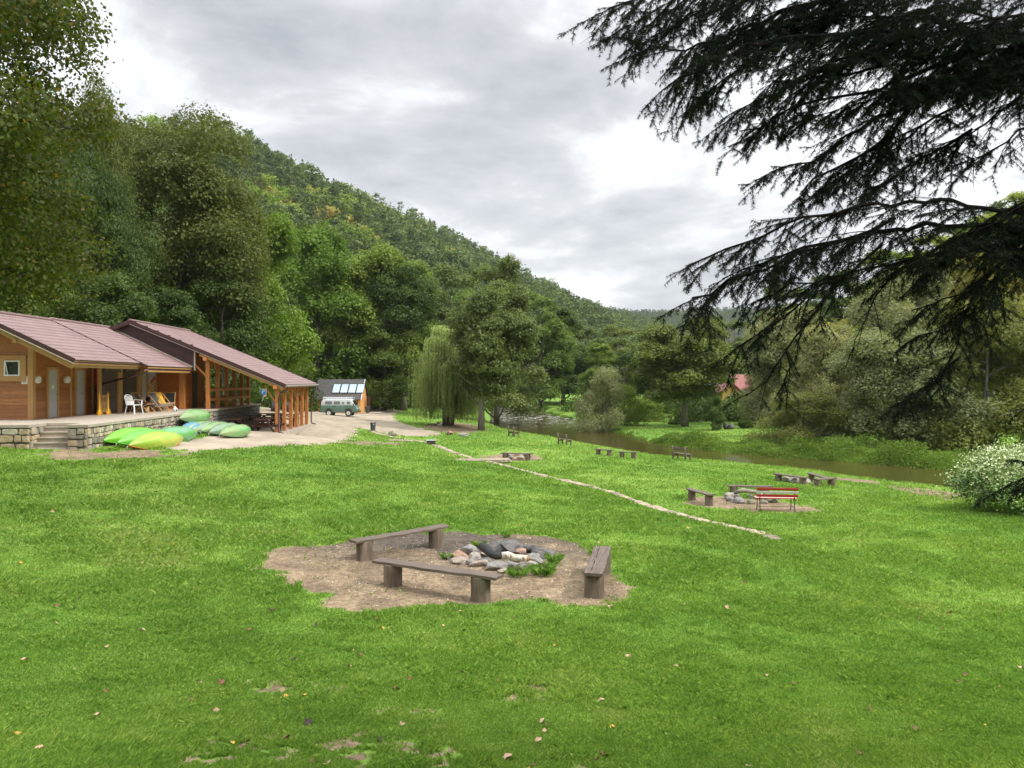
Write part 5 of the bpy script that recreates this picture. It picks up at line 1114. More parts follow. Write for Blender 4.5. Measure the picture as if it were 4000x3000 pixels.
# walls with lapped boards
def boards_y(mb,x0f,x1f,yp,z0,z1,h=.145):     # wall facing -y
    z=z0; 
    while z<z1:
        a,b=x0f(z+h),x1f(z+h); t=g.rand()
        if b-a>.1: mb.add([(a,yp,z),(a,yp-.030,z),(a,yp-.008,z+h),(a,yp,z+h),(b,yp,z),(b,yp-.030,z),(b,yp-.008,z+h),(b,yp,z+h)],[(0,1,2,3),(7,6,5,4),(0,4,5,1),(1,5,6,2),(2,6,7,3)],t)
        z+=h
def boards_x(mb,xp,y0,y1,z0,z1,h=.145):     # wall facing +x
    z=z0
    while z<z1-.01:
        hh=min(h,z1-z); t=g.rand(); mb.add([(xp,y0,z),(xp+.030,y0,z),(xp+.008,y0,z+hh),(xp,y0,z+hh),(xp,y1,z),(xp+.030,y1,z),(xp+.008,y1,z+hh),(xp,y1,z+hh)],[(0,1,2,3),(7,6,5,4),(0,4,5,1),(1,5,6,2),(2,6,7,3)],t); z+=hh
zt=Z1(-3.9)-.12
mb=MB(); boards_y(mb,lambda z: -7.4 if z<1.55+SL*4 else max(-7.4,RX-(RZ-.15-z)/SL),lambda z:-3.9 if z<zt else RX+(RZ-.15-z)/SL,3.7,0,RZ-.15); boards_x(mb,-3.9,3.7,8.75,0,zt)
w1=mb.build('wall',WOOD,B1,fix=False)
mb=MB(); mb.prism([(-7.4,.0),(-3.93,.0),(-3.93,zt-.02),(RX,RZ-.2),(-7.4,Z1(-3.9)-.12)],3.72,14.5); mb.build('wall_core',WOOD,B1)
mb=MB(); mb.box(-4.04,-3.83,3.62,3.83,0,zt-.1); mb.box(-3.89,-3.845,4.15,4.3,0,zt-.1) if False else None; mb.box(-3.90,-3.84,6.62,6.74,0,zt); mb.box(-3.9,-3.80,8.62,8.78,0,zt); mb.build('corner_post',PINE,B1,bevel=.008)
def door(y0,y1,xp,h,root,m=DOORG,sgn=True):
    mb=MB(); mb.box(xp,xp+.06,y0,y1,.02,h); d_=mb.build('door',m,root)
    mb=MB(); mb.box(xp,xp+.09,y0-.13,y0-.001,0,h+.13); mb.box(xp,xp+.09,y1+.001,y1+.13,0,h+.13); mb.box(xp,xp+.09,y0,y1,h+.001,h+.13); mb.build('door_frame',PINE,d_,bevel=.006)
    mb=MB(); mb.tube([(xp+.06,y1-.1,1.0),(xp+.11,y1-.1,1.0),(xp+.11,y1-.2,1.0)],.01,6); mb.build('handle',IRON,d_)
    return d_
d1_=door(inv(184,-3.9),inv(217,-3.9),-3.9,2.02,B1); d2_=door(inv(294,-3.9),inv(321,-3.9),-3.9,2.02,B1)
mb=MB(); yc=(inv(184,-3.9)+inv(217,-3.9))/2; mb.box(-3.84,-3.836,yc-.09,yc+.09,1.22,1.38); mb.build('notice',WHITEP,d1_,label='small white paper notice on the nearer grey door')
# window in the gable
W=empty('window',(0,0,0)); W.parent=B1
mb=MB()
for (x0,x1,z0,z1) in ((-5.22,-4.99,1.55,2.60),(-4.36,-4.12,1.55,2.60),(-4.99,-4.36,1.55,1.76),(-4.99,-4.36,2.40,2.60)): mb.box(x0,x1,3.63,3.70,z0,z1)
mb.build('frame',PINE,W,bevel=.006); mb=MB()
for (x0,x1,z0,z1) in ((-4.985,-4.93,1.765,2.395),(-4.42,-4.365,1.765,2.395),(-4.93,-4.42,1.765,1.82),(-4.93,-4.42,2.34,2.395)): mb.box(x0,x1,3.645,3.69,z0,z1)
mb.build('sash',WHITEP,W); mb=MB(); mb.beam((-4.90,3.60,2.36),(-4.82,3.64,1.80),.03,.03); mb.beam((-4.90,3.60,2.36),(-4.46,3.60,2.36),.03,.03); mb.build('open_sash',WHITEP,W); mb=MB(); mb.box(-4.93,-4.42,3.67,3.68,1.82,2.34); mb.build('pane',GLASSD,W)
# notice with lines of writing
mb=MB(); mb.box(-4.30,-4.06,3.655,3.662,1.44,1.75); nb=mb.build('notice_board',WHITEP,B1); mb=MB()
for k in range(7): mb.box(-4.275,-4.085-.05*((k*7)%3)/2,3.652,3.6545,1.70-.035*k,1.712-.035*k)
mb.build('writing',IRON,nb)
for px in (152,267):
    y=inv(px,-3.75); mb=MB(); mb.lathe([(.02,-3.88),(.155,-3.87),(.16,-3.76),(.14,-3.72),(.02,-3.71)],22,'x',(0,y,1.62)); o=mb.build('paper_dispenser',WHITEP,None,smooth=False); o.location=BO; o.rotation_euler=(0,0,BRZ); tag(o,'round white dispenser on the timber wall '+('beside its corner post' if px==152 else 'between the two grey doors'),'dispenser','round paper dispensers on the timber wall')
XS=-3.3
mb=MB(); mb.box(XS-.45,XS,8.8,14.6,0,2.9); shopw=mb.build('shop_wall',BEAM,B1)
for (pa,pb) in ((396,458),(480,533)):
    y0,y1=inv(pa,XS+.03),inv(pb,XS+.03); mb=MB(); z=.03
    while z<1.95: mb.add([(XS+.002,y0,z),(XS+.035,y0,z),(XS+.045,y0,z+.04),(XS+.02,y0,z+.075),(XS+.002,y0,z+.075),(XS+.002,y1,z),(XS+.035,y1,z),(XS+.045,y1,z+.04),(XS+.02,y1,z+.075),(XS+.002,y1,z+.075)],[(0,1,2,3,4),(9,8,7,6,5),(1,6,7,2),(2,7,8,3),(0,5,6,1),(3,8,9,4)]); z+=.078
    sh=mb.build('roller_shutter',SHUT,B1); mb=MB(); mb.box(XS,XS+.20,y0-.05,y1+.05,1.97,2.2); mb.build('shutter_box',SHUT,sh)
mb=MB(); 
for (pa,pb) in ((462,477),(538,549),(388,395)): y0,y1=inv(pa,XS+.1),inv(pb,XS+.1); mb=MB(); mb.box(XS+.001,XS+.13,y0,y1,0,2.5); mb.build('post',PINE,B1,bevel=.01)
y0=inv(368,-3.5); y1=inv(388,-3.5); mb=MB(); mb.box(-3.85,-3.5,8.80-.02,8.80+.38,1.33,2.03); fc=mb.build('fire_cabinet',REDP,B1,bevel=.01)
door(inv(554,XS+.06),inv(570,XS+.06),XS,2.0,B1)
# poster: blue top with a slanting red banner, brown and yellow shapes below
PO=NT('poster_print'); n1=PO.noise(3.2,3,.5,'Object',(1,2,2.2)); tcz=PO.n('ShaderNodeSeparateXYZ'); PO.l(PO.n('ShaderNodeTexCoord').outputs['Object'],tcz.inputs[0])
cA=PO.ramp(n1,(.40,(.45,.50,.55)),(.60,(.30,.36,.42))); cB=PO.ramp(n1,(.36,(.10,.05,.02)),(.46,(.55,.50,.46)),(.54,(.55,.34,.05)),(.64,(.16,.11,.06))); PO.col(PO.mix(PO.math('LESS_THAN',tcz.outputs[2],1.45),cA,cB)); PO.rough(.3); PO=PO.m
y0,y1=inv(580,XS+.05),inv(606,XS+.05); mb=MB(); mb.box(XS+.001,XS+.05,y0,y1,.45,2.12); po=mb.build('poster',PO,B1); mb=MB(); mb.beam((XS+.055,y0+.25,1.45),(XS+.055,y1-.02,1.72),.006,.16); mb.build('banner',REDP,po)
mb=MB(); mb.box(XS+.001,XS+.11,y1+.03,y1+.10,0,2.35); mb.build('post',PINE,B1)
# ---- shelter building
B2=empty('picnic_shelter',BO,BRZ,'open timber shelter with long mauve roof sloping down to the sandy yard','building')
S2=.419; Z2=lambda x:1.34+S2*(3.77-x); R2X=-4.42; R2Z=Z2(R2X); YG=14.3; YE=23.1
mb=MB(); tile_roof(mb,3.82,R2X,Z2(3.82),R2Z,YG-.3,YE); tile_roof(mb,R2X-4.6,R2X,R2Z-S2*4.6,R2Z,YG-.3,YE); mb.tube([(R2X,YG-.32,R2Z+.05),(R2X,YE+.02,R2Z+.05)],.075,8); r2=mb.build('roof',TILE,B2,fix=False)
mb=MB(); mb.prism([(3.78,Z2(3.78)-.09),(R2X,R2Z-.10),(R2X-4.6,R2Z-S2*4.6-.09),(R2X-4.6,R2Z-S2*4.6-.02),(R2X,R2Z-.02),(3.78,Z2(3.78)-.02)],YG-.27,YE-.03); mb.build('roof_boards',PINE,r2)
mb=MB(); yv=YG-.33; mb.beam((3.84,yv,Z2(3.84)-.045),(R2X,yv,R2Z-.04),.05,.20); mb.beam((R2X,yv,R2Z-.04),(R2X-4.6,yv,R2Z-S2*4.6-.05),.05,.20); mb.build('verge_trim',BROWN,r2); mb=MB(); mb.beam((3.84,YE+.03,Z2(3.84)-.045),(R2X,YE+.03,R2Z-.04),.05,.20); mb.build('verge_trim',BROWN,r2)
mb=MB(); mb.beam((3.7,yv+.01,Z2(3.7)-.165),(R2X,yv+.01,R2Z-.165),.04,.03); mb.build('trim_strip',CREAM,r2)
mb=MB(); mb.beam((3.72,YG-.20,Z2(3.72)-.24),(-.75,YG-.20,Z2(-.75)-.24),.08,.21)
for k in range(8): yy=YG+.9+k*1.12; mb.beam((3.7,yy,Z2(3.7)-.19),(-.6,yy,Z2(-.6)-.19),.08,.18)
mb.build('rafter',PINE,B2,bevel=.008)
# brown clad gable
mb=MB(); z=2.75
lo=lambda x:Z1(x)+.1
mb.prism([(-1.1,2.15),(-1.1,Z2(-1.1)-.12),(R2X,R2Z-.14),(R2X-4.2,R2Z-S2*4.2-.14),(R2X-4.2,2.5)],YG,YG+.12); gw=mb.build('gable_cladding',BROWN,B2)
mb=MB()
for k in range(9):
    zz=2.55+k*.25; xr=min(-1.1,3.77-(zz+.12-1.34)/S2) if zz<R2Z else R2X
    if zz<R2Z-.2: mb.box(max(R2X-4.0,R2X-(R2Z-.2-zz)/S2),xr,YG-.012,YG-.001,zz,zz+.23)
mb.build('cladding_panel',BROWN,gw)
mb=MB(); mb.box(-1.13,-1.07,YG-.03,YG+.13,2.1,3.3); mb.box(-5,-1.12,YG-.045,YG-.015,2.2,2.23) if False else None; mb.beam((-1.2,YG-.06,Z1(-1.2)+.13),(-5.5,YG-.06,Z1(-5.5)+.13),.02,.06); mb.build('flashing',CREAM,gw)
mb=MB(); boards_y(mb,lambda z:XS,lambda z:-1.95,14.6,0,2.9,.12); boards_x(mb,-1.78,14.75,inv(797,-1.78),0,3.3,.12); mb.build('wall',SIDE2,B2,fix=False)
mb=MB(); mb.box(-7.5,-1.95,14.602,14.9,0,3.2); mb.box(-2.1,-1.782,14.7,inv(797,-1.78),0,3.45); mb.box(-9.0,-2.0,22.0,22.3,0,2.6) if False else None; mb.build('wall_core',SIDE2,B2)
mb=MB(); mb.box(-2.02,-1.72,14.5,14.78,0,3.1); mb.build('post',BEAM,B2,bevel=.01)
mb=MB(); ya,yb=inv(752,-1.74),inv(770,-1.74); mb.box(-1.785,-1.72,ya,yb,0,2.05); mb.build('door',mat('door_dark_brown',(.05,.03,.02),(.03,.02,.015),.5,5),B2)
py_=[14.5,16.15,17.8,19.35,20.9,22.4]
for i,yy in enumerate(py_):
    zt=Z2(-.45)-.30; mb=MB(); mb.box(-.55,-.35,yy-.10,yy+.10,0,zt-.16); p_=mb.build('post',BEAM,B2,bevel=.01)
    mb=MB()
    for s in (-1,1):
        if i==0 and s<0: continue
        mb.beam((-.45,yy+s*.08,zt-.95),(-.45,yy+s*.62,zt-.18),.09,.10,(1,0,0))
    if i==0: mb.beam((-.55,yy,zt-1.0),(-1.25,yy,zt-.25),.09,.10,(0,1,0))
    mb.build('brace',BEAM,p_)
    zt=Z2(3.28)-.26; mb=MB(); mb.box(3.18,3.38,yy-.10,yy+.10,-1.33,zt-.18); p_=mb.build('post',BEAM,B2,bevel=.01); mb=MB()
    for s in (-1,1):
        if (i==0 and s<0) or (i==5 and s>0): continue
        mb.beam((3.28,yy+s*.08,zt-.95),(3.28,yy+s*.50,zt-.18),.08,.09,(1,0,0))
    mb.beam((3.2,yy,zt-.95),(2.6,yy,zt-.0),.08,.09,(0,1,0)); mb.build('brace',BEAM,p_)
mb=MB(); mb.beam((3.28,YG-.42,Z2(3.28)-.35),(3.28,YE-.25,Z2(3.28)-.35),.17,.19); mb.beam((-.45,YG-.42,Z2(-.45)-.38),(-.45,YE-.25,Z2(-.45)-.38),.17,.19); mb.build('eaves_beam',BEAM,B2,bevel=.01)
mb=MB()
for zz in (.42,.95):
    mb.box(-.40,-.36,14.6,22.5,zz,zz+.15); mb.beam((-.45,22.5,zz+.07),(-4.5,22.5,zz+.07),.04,.15)
mb.build('railing',BEAM,B2,bevel=.005)
mb=MB()
for yy in (16.5,19.5,22.4): mb=MB(); mb.box(-4.6,-4.42,yy-.09,yy+.09,0,R2Z-.3); mb.build('post',BEAM,B2)
mb=MB(); n=10
mb.tube([(3.90,YG-.35,Z2(3.9)-.03),(3.90,YE,Z2(3.9)-.03)],.055,8); mb.build('gutter',mat('gutter_grey',(.30,.27,.25),None,.4),B2)
for yy,lab in ((14.05,0),(23.0,1)):
    mb=MB(); mb.tube([(3.88,yy+.25,Z2(3.88)-.05),(3.84,yy+.2,Z2(3.88)-.25),(3.50,yy+.15,Z2(3.88)-.45),(3.45,yy+.12,Z2(3.88)-.65),(3.45,yy+.1,-1.15),(3.5,yy-.02,-1.27),(3.78,yy-.25,-1.32)],.045,8); mb.build('downpipe',PIPE,B2,smooth=True,fix=False)
mb=MB(); mb.box(.02,3.75,14.0,22.9,-1.6,-1.315); o=mb.build('paving_slab',CONC,B2)
# ---- picnic tables
DT=mat('wood_dark_red_brown',(.085,.032,.022),(.045,.020,.016),.5,6,.2,rand=.3)
def picnic(rot,x,y,z,lab,L_=1.9,backed=False):
    root=empty('picnic_table',loc(x,y,z),BRZ+rot,lab,'picnic table','dark picnic tables under the shelter'); mb=MB()
    for k in range(5): mb.box(-L_/2,L_/2,-.36+k*.148,-.36+k*.148+.135,.72,.755)
    mb.build('tabletop',DT,root)
    for s in (-1,1):
        mb=MB()
        for k in range(2): mb.box(-L_/2,L_/2,s*(.68+k*.14)-.065,s*(.68+k*.14)+.065,.43,.465)
        mb.build('seat',DT,root); mb=MB(); xx=s*(L_/2-.3); mb.beam((xx,-.68,0),(xx,-.22,.72),.045,.10,(1,0,0)); mb.beam((xx,.68,0),(xx,.22,.72),.045,.10,(1,0,0)); mb.beam((xx+.045,-.82,.385),(xx+.045,.82,.385),.04,.09); mb.beam((xx+.045,-.34,.68),(xx+.045,.34,.68),.04,.08); mb.build('leg',DT,root)
    mb=MB(); mb.beam((-L_/2+.3,0,.4),(-.1,0,.7),.05,.06); mb.beam((L_/2-.3,0,.4),(.1,0,.7),.05,.06); mb.build('brace',DT,root)
for a in ((1.57,.95,15.3,-1.31,'dark picnic table nearest the terrace wall, behind the rightmost kayaks'),(.05,2.2,16.6,-1.31,'dark red picnic table second from the front, between wall and front post'),(1.5,2.55,14.95,-1.31,'front picnic table beside the first orange post'),(.0,1.3,19.0,-1.31,'long dark picnic table in the middle of the shelter'),(.06,2.3,20.4,-1.31,'picnic table behind the middle orange posts'),(.0,1.1,21.6,-1.31,'furthest dark picnic table under the shelter'),(1.57,-2.2,18.6,0,'picnic table up on the terrace behind the railing')): picnic(*a)
BT=empty('bar_table',loc(2.75,22.3,-1.31),BRZ,'small round topped table near the last orange post','table'); mb=MB(); mb.lathe([(.42,.80),(.42,.83)],16); mb.build('tabletop',DT,BT); mb=MB()
for k in range(4): mb.beam((.1*math.cos(k*1.57),.1*math.sin(k*1.57),.8),(.3*math.cos(k*1.57),.3*math.sin(k*1.57),0),.035,.035)
mb.build('leg',DT,BT)
# ---- kayaks
def kaymat(name,a,b,c3=None,scale=1.3):
    m=NT(name); n1=m.noise(scale,3,.5,'Object',(.5,1.6,1.6),.6); n2=m.noise(18,4,.7,'Object',(.3,1,1)); c=m.ramp(n1,(.38,a),(.52,b),(.64,c3 or a)); c=m.mix(.30,c,m.ramp(n2,(.35,(.6,.62,.6)),(.6,(1.2,1.2,1.2))),'MULTIPLY'); m.col(c); m.rough(.38); m.bump(n2,.08,.004); return m.m
def kayak(name,bow,head,lab,mk,L_=3.3,Bm=.92,Dp=.42,roll=0,pitch=0,zoff=.0,grp='upturned canoes by the terrace wall',rim=None,bow_z=None,stripe=None):
    bx,by,bz=bow; root=empty(name,(bx,by,bz+zoff),0,lab,'canoe',grp); root.rotation_mode='XYZ'; root.rotation_euler=(roll,pitch,head)
    n=34;m_=14; v=[];f=[]
    for i in range(n+1):
        t=i/n; s=2*t-1; w_=Bm/2*max(0,(1-abs(s)**1.9))**.92; rk=abs(s)**2.6; top=Dp*(1-.78*rk); bot=-.02-.0*rk+.10*rk
        for j in range(m_+1):
            a=math.pi*j/m_; ca=math.cos(a); sa=math.sin(a); yy=w_*math.copysign(abs(ca)**.8,ca); keel=.035*math.exp(-(ca/.10)**2)*(1 if abs(s)>.1 else 1)
            zz=bot+(top-bot)*(sa**.62)*(1-.0)+keel*sa; v.append((t*L_,yy,zz))
    for i in range(n):
        for j in range(m_): o=i*(m_+1)+j; f.append((o,o+1,o+m_+2,o+m_+1))
    me=bpy.data.meshes.new('hull'); me.from_pydata(v,[],f); me.polygons.foreach_set('use_smooth',np.ones(len(f),bool)); me.materials.append(mk); link(bpy.data.objects.new('hull',me),root)
    # deck side, slightly bulging under the hull, dark cockpit opening
    v=[];f=[]
    for i in range(n+1):
        t=i/n; s=2*t-1; w_=Bm/2*max(0,(1-abs(s)**1.9))**.92; z0=-.02+.10*abs(s)**3
        for j in range(7):
            u=-1+2*j/6; v.append((t*L_,w_*u,z0-.10*(1-u*u)*(1-.3*abs(s))))
    for i in range(n):
        for j in range(6): o=i*7+j; f.append((o,o+7,o+8,o+1))
    me=bpy.data.meshes.new('deck'); me.from_pydata(v,[],f); me.polygons.foreach_set('use_smooth',np.ones(len(f),bool)); me.materials.append(stripe or mk); link(bpy.data.objects.new('deck',me),root)
    mb=MB()
    for sg in (-1,1): mb.tube([((i/n)*L_,sg*Bm/2*max(0,(1-abs(2*i/n-1)**1.9))**.92,-.02+.10*abs(2*i/n-1)**3) for i in range(0,n+1)],.016,5,False)
    mb.build('rim',rim or mk,root,smooth=True,fix=False)
    mb=MB(); mb.tube([(-.02,0,.06),(-.06,0,.02),(-.03,0,-.06)],.010,5,False); mb.build('grab_loop',WHITEP,root)
    return root
KG=kaymat('plastic_lime_green',(.12,.42,.02),(.19,.52,.04)); KG2=kaymat('plastic_green',(.09,.38,.04),(.17,.50,.07)); KY=kaymat('plastic_yellow_lime',(.36,.46,.05),(.27,.42,.05),(.42,.46,.07)); KT=kaymat('plastic_teal_green',(.09,.32,.08),(.19,.33,.22),(.11,.37,.08)); KO=kaymat('plastic_orange_red',(.60,.14,.02),(.48,.22,.02))
KM=kaymat('plastic_mottled_green',(.09,.24,.07),(.26,.34,.15),(.12,.36,.11)); KM2=kaymat('plastic_mottled_grey_green',(.13,.24,.11),(.22,.29,.21),(.09,.32,.10)); KB=kaymat('plastic_blue_yellow',(.08,.22,.33),(.10,.28,.34),(.62,.50,.03),1.8)
kayak('canoe',T(402,1746),R(80),'leftmost bright green upturned canoe against the stone wall',KG,roll=R(22),L_=3.3,zoff=.16,Bm=.86,Dp=.42)
kayak('canoe',T(457,1756),R(80),'second bright green canoe, tucked behind the yellow one',KG2,roll=R(18),L_=3.3,zoff=.16,Bm=.86,Dp=.42)
kayak('canoe',T(500,1762),R(80),'yellow upturned canoe with orange side, frontmost of its pile',KY,roll=R(24),L_=3.3,zoff=.12,Bm=.86,Dp=.42,rim=KO,stripe=KO)
kayak('canoe',T(588,1732),R(82),'teal and green canoe lying behind the yellow one',KT,roll=R(20),L_=3.3,zoff=.12,Bm=.86,Dp=.42)
kayak('canoe',T(705,1704),R(92),'blue and yellow canoe at the left end of the second pile',KB,roll=R(14),L_=3.3,zoff=.1)
for k,(px,py,lab,mk,hd) in enumerate(((723,1699,'first mottled green canoe in the second pile, next to the blue and yellow one',KM,86),(757,1700,'second mottled green canoe in the second pile',KM2,85),(785,1700,'third canoe of the second pile, pale green, in its middle',KM,85),(817,1706,'greyish green canoe next to last on the right',KM2,84),(858,1713,'rightmost green canoe with scratched hull',KM,83))): kayak('canoe',T(px,py),R(hd),lab,mk,roll=R(16),L_=3.0,zoff=.13,Bm=.82,Dp=.39)
x,y,z=P(697,1640,36.0); kayak('canoe',(x,y,z),R(84),'mottled green canoe lying across the top of the second pile',KM,L_=2.9,roll=R(28),Bm=.86,Dp=.42)
kayak('kayak',loc(-1.9,19.2,.12),R(75),'yellow kayak lying on the terrace behind the railing',KY,L_=3.2,Bm=.7,Dp=.3,grp=None)
# ---- terrace furniture
def wp(px,py,lz=0):    # point on the terrace floor seen at a pixel
    d=(CAMZ-BO[2]-lz)*FPX/(py-HY); return ((px-2000)/FPX*d,d,BO[2]+lz)
x,y,z=wp(524,1617); root=empty('plastic_chair',(x,y,z),R(75),'white plastic garden chair in front of the roller shutters','chair')
mb=MB(); mb.box(-.23,.23,-.22,.24,.41,.44); mb.build('seat',WHITEP,root,bevel=.01)
mb=MB()
for k in range(7): xx=-.2+.4*k/6; mb.beam((xx,.23,.42),(xx*1.05,.36,.86-.25*xx*xx),.04,.012)
mb.tube([(-.24,.22,.42),(-.24,.34,.80),(-.15,.37,.88),(0,.375,.90),(.15,.37,.88),(.24,.34,.80),(.24,.22,.42)],.02,6); mb.build('backrest',WHITEP,root,smooth=False,fix=False)
for s in (-1,1):
    mb=MB(); mb.beam((s*.25,.30,.68),(s*.27,-.22,.64),.06,.02); mb.beam((s*.26,-.20,.42),(s*.27,-.20,.64),.05,.025); mb.build('armrest',WHITEP,root)
    for t in (-1,1): mb=MB(); mb.beam((s*.23,t*.20,.42),(s*.28,t*.27,0),.05,.04); mb.build('leg',WHITEP,root)
LW=mat('wood_frame_beech',(.55,.34,.15),(.42,.25,.10),.5,8)
def deck(px,py,rz,lab,m1,m2):
    x,y,z=wp(px,py); root=empty('deck_chair',(x,y,z),rz,lab,'deck chair','folding deck chairs on the terrace')
    mb=MB()
    for s in (-.27,.27): mb.beam((s,-.45,.02),(s,.50,.95),.03,.035,(1,0,0)); mb.beam((s*.9,.42,.02),(s*.9,-.38,.42),.03,.035,(1,0,0)); mb.beam((s*.9,.25,.70),(s*.9,.55,.02),.025,.03,(1,0,0))
    for (yy,zz) in ((-.45,.02),(.50,.95),(-.38,.42),(.55,.02)): mb.beam((-.28,yy,zz),(.28,yy,zz),.03,.03)
    mb.build('frame',LW,root)
    pts=[(.50,.95),(.38,.72),(.22,.46),(.05,.28),(-.12,.24),(-.28,.33),(-.38,.43)]
    for seg,mm in ((pts[:4],m1),(pts[3:],m2)):
        mb=MB()
        for (a,b),(c,d) in zip(seg[:-1],seg[1:]): mb.add([(-.23,a,b),(.23,a,b),(.23,c,d),(-.23,c,d),(-.23,a,b-.006),(.23,a,b-.006),(.23,c,d-.006),(-.23,c,d-.006)],[(0,1,2,3),(7,6,5,4),(0,4,5,1),(2,6,7,3),(1,5,6,2),(3,7,4,0)])
        mb.build('sling',mm,root,fix=False)
CL1=mat('canvas_dark',(.07,.065,.07),(.05,.05,.055),.9,20); CL2=mat('canvas_white',(.70,.66,.60),(.50,.48,.45),.9,9); CLY=mat('canvas_yellow',(.75,.42,.03),(.66,.35,.03),.9,9)
deck(560,1611,R(80),'deck chair with dark sling behind the round table',CL1,CL1); deck(622,1608,R(72),'deck chair with black and white sling in the middle',CL1,CL2); deck(645,1605,R(70),'deck chair with yellow sling in front of the blackboard',CLY,CL2)
x,y,z=wp(573,1611); root=empty('spool_table',(x,y,z),0,'small round wooden spool table between chairs','table'); mb=MB(); mb.lathe([(.28,.48),(.28,.52)],18); mb.build('tabletop',DT,root); mb=MB(); mb.lathe([(.12,.04),(.12,.48)],14); mb.build('drum',LW,root); mb=MB(); mb.lathe([(.28,0),(.28,.04)],18); mb.build('base',DT,root)
x,y,z=wp(588,1606); root=empty('wooden_barrel',(x,y,z),0,'old dark wooden barrel below the poster','barrel'); mb=MB(); mb.lathe([(.20,0),(.24,.15),(.26,.36),(.24,.58),(.20,.72)],18); mb.build('staves',mat('wood_barrel',(.16,.09,.06),(.09,.05,.035),.6,7),root,smooth=True)
for zz,rr in ((.14,.243),(.58,.243)): mb=MB(); mb.lathe([(rr,zz-.02),(rr+.006,zz),(rr,zz+.02)],18); mb.build('hoop',IRON,root)
x,y,z=wp(655,1601); root=empty('blackboard',(x,y,z),R(0),'framed blackboard leaning on the orange timber wall','blackboard'); mb=MB(); mb.beam((-.27,.16,.03),(-.27,.30,.90),.05,.03,(1,0,0)); mb.beam((.27,.16,.03),(.27,.30,.90),.05,.03,(1,0,0)); mb.beam((-.29,.30,.91),(.29,.30,.91),.05,.03); mb.beam((-.27,.20,.22),(.27,.20,.22),.05,.03); mb.build('frame',LW,root); mb=MB(); mb.add([(-.25,.205,.24),(.25,.205,.24),(.25,.295,.89),(-.25,.295,.89),(-.25,.225,.24),(.25,.225,.24),(.25,.315,.89),(-.25,.315,.89)],[(0,1,2,3),(7,6,5,4),(0,4,5,1),(2,6,7,3),(1,5,6,2),(3,7,4,0)]); mb.build('board',mat('slate_black',(.03,.035,.035),(.05,.055,.055),.6,5),root)
x,y,z=wp(684,1607); root=empty('plastic_jug',(x,y,z),.4,'small white jug with dark patch standing by the terrace edge','jug'); mb=MB(); mb.lathe([(.09,0),(.12,.05),(.11,.15),(.05,.20),(.03,.26)],14); mb.build('body',WHITEP,root,smooth=True); mb=MB(); mb.beam((.02,-.10,.14),(.08,-.09,.03),.02,.06); mb.build('patch',IRON,root)
YEL=mat('plastic_yellow',(.75,.42,.03),(.66,.35,.02),.4,5); 
x,y,z=loc(-2.95,inv(405,-2.95),0); root=empty('expanding_barrier',(x,y,z),BRZ+R(90),'folding lattice barrier between two yellow posts','barrier')
for s in (-.42,.42):
    mb=MB(); mb.lathe([(.065,.0),(.075,.08),(.05,.24),(.045,.75),(.05,.9),(.018,1.02),(.012,1.06)],12,c=(s,0,0))
    for k in range(4): a=k*1.57; mb.beam((s+.05*math.cos(a),.05*math.sin(a),.26),(s+.13*math.cos(a),.13*math.sin(a),.0),.02,.05)
    mb.build('post',YEL,root)
mb=MB()
for k in range(5):
    x0=-.34+k*.15; mb.beam((x0-.06,0.02,.12),(x0+.12,0.02,.92),.02,.025,(0,1,0)); mb.beam((x0+.12,-.02,.12),(x0-.06,-.02,.92),.02,.025,(0,1,0))
mb.build('lattice',LW,root)
# ---- parking sign
x,y,z=T(1025,1592,50); root=empty('parking_sign',(x,y,z),.12,'blue parking sign on a leaning pale post beside the shelter','sign'); s=y/FPX
mb=MB(); mb.beam((-.12,.03,-.1),(.10,.0,1.35),.04,.04); mb.build('post',IRON,root); mb=MB(); mb.beam((.02,-.01,.75),(.08,-.012,1.0),.16,.02); mb.beam((0.0,-.01,.55),(.06,-.01,1.0),.12,.03); mb.build('board',mat('board_pale_green',(.42,.52,.38),None,.6),root)
mb=MB(); mb.box(-.20,.34,-.05,-.03,.98,1.64); mb.build('plate',WHITEP,root,bevel=.01); mb=MB(); mb.box(-.175,.315,-.056,-.0502,1.165,1.615); mb.add([(-.175,-.056,1.16),(.315,-.056,1.16),(-.175,-.056,1.02),(-.175,-.0502,1.16),(.315,-.0502,1.16),(-.175,-.0502,1.02)],[(0,1,2),(5,4,3),(0,2,5,3),(2,1,4,5)]); mb.build('blue_field',mat('sign_blue',(.01,.19,.60),(.01,.17,.55),.3,4),root)
cu=bpy.data.curves.new('letter','FONT'); cu.body='P'; cu.size=.52; cu.extrude=.003; cu.align_x='CENTER'; to=bpy.data.objects.new('letter',cu); C.objects.link(to); bpy.context.view_layer.update(); me=bpy.data.meshes.new_from_object(to.evaluated_get(bpy.context.evaluated_depsgraph_get())); bpy.data.objects.remove(to); me.materials.clear(); me.materials.append(WHITEP); o=bpy.data.objects.new('letter',me); link(o,root); o.location=(.06,-.060,1.22); o.rotation_euler=(R(90),0,0)
mb=MB(); mb.box(.05,.31,-.059,-.0565,1.05,1.17); mb.build('pictogram',mat('sign_pinkish',(.62,.30,.28),None,.5),root)
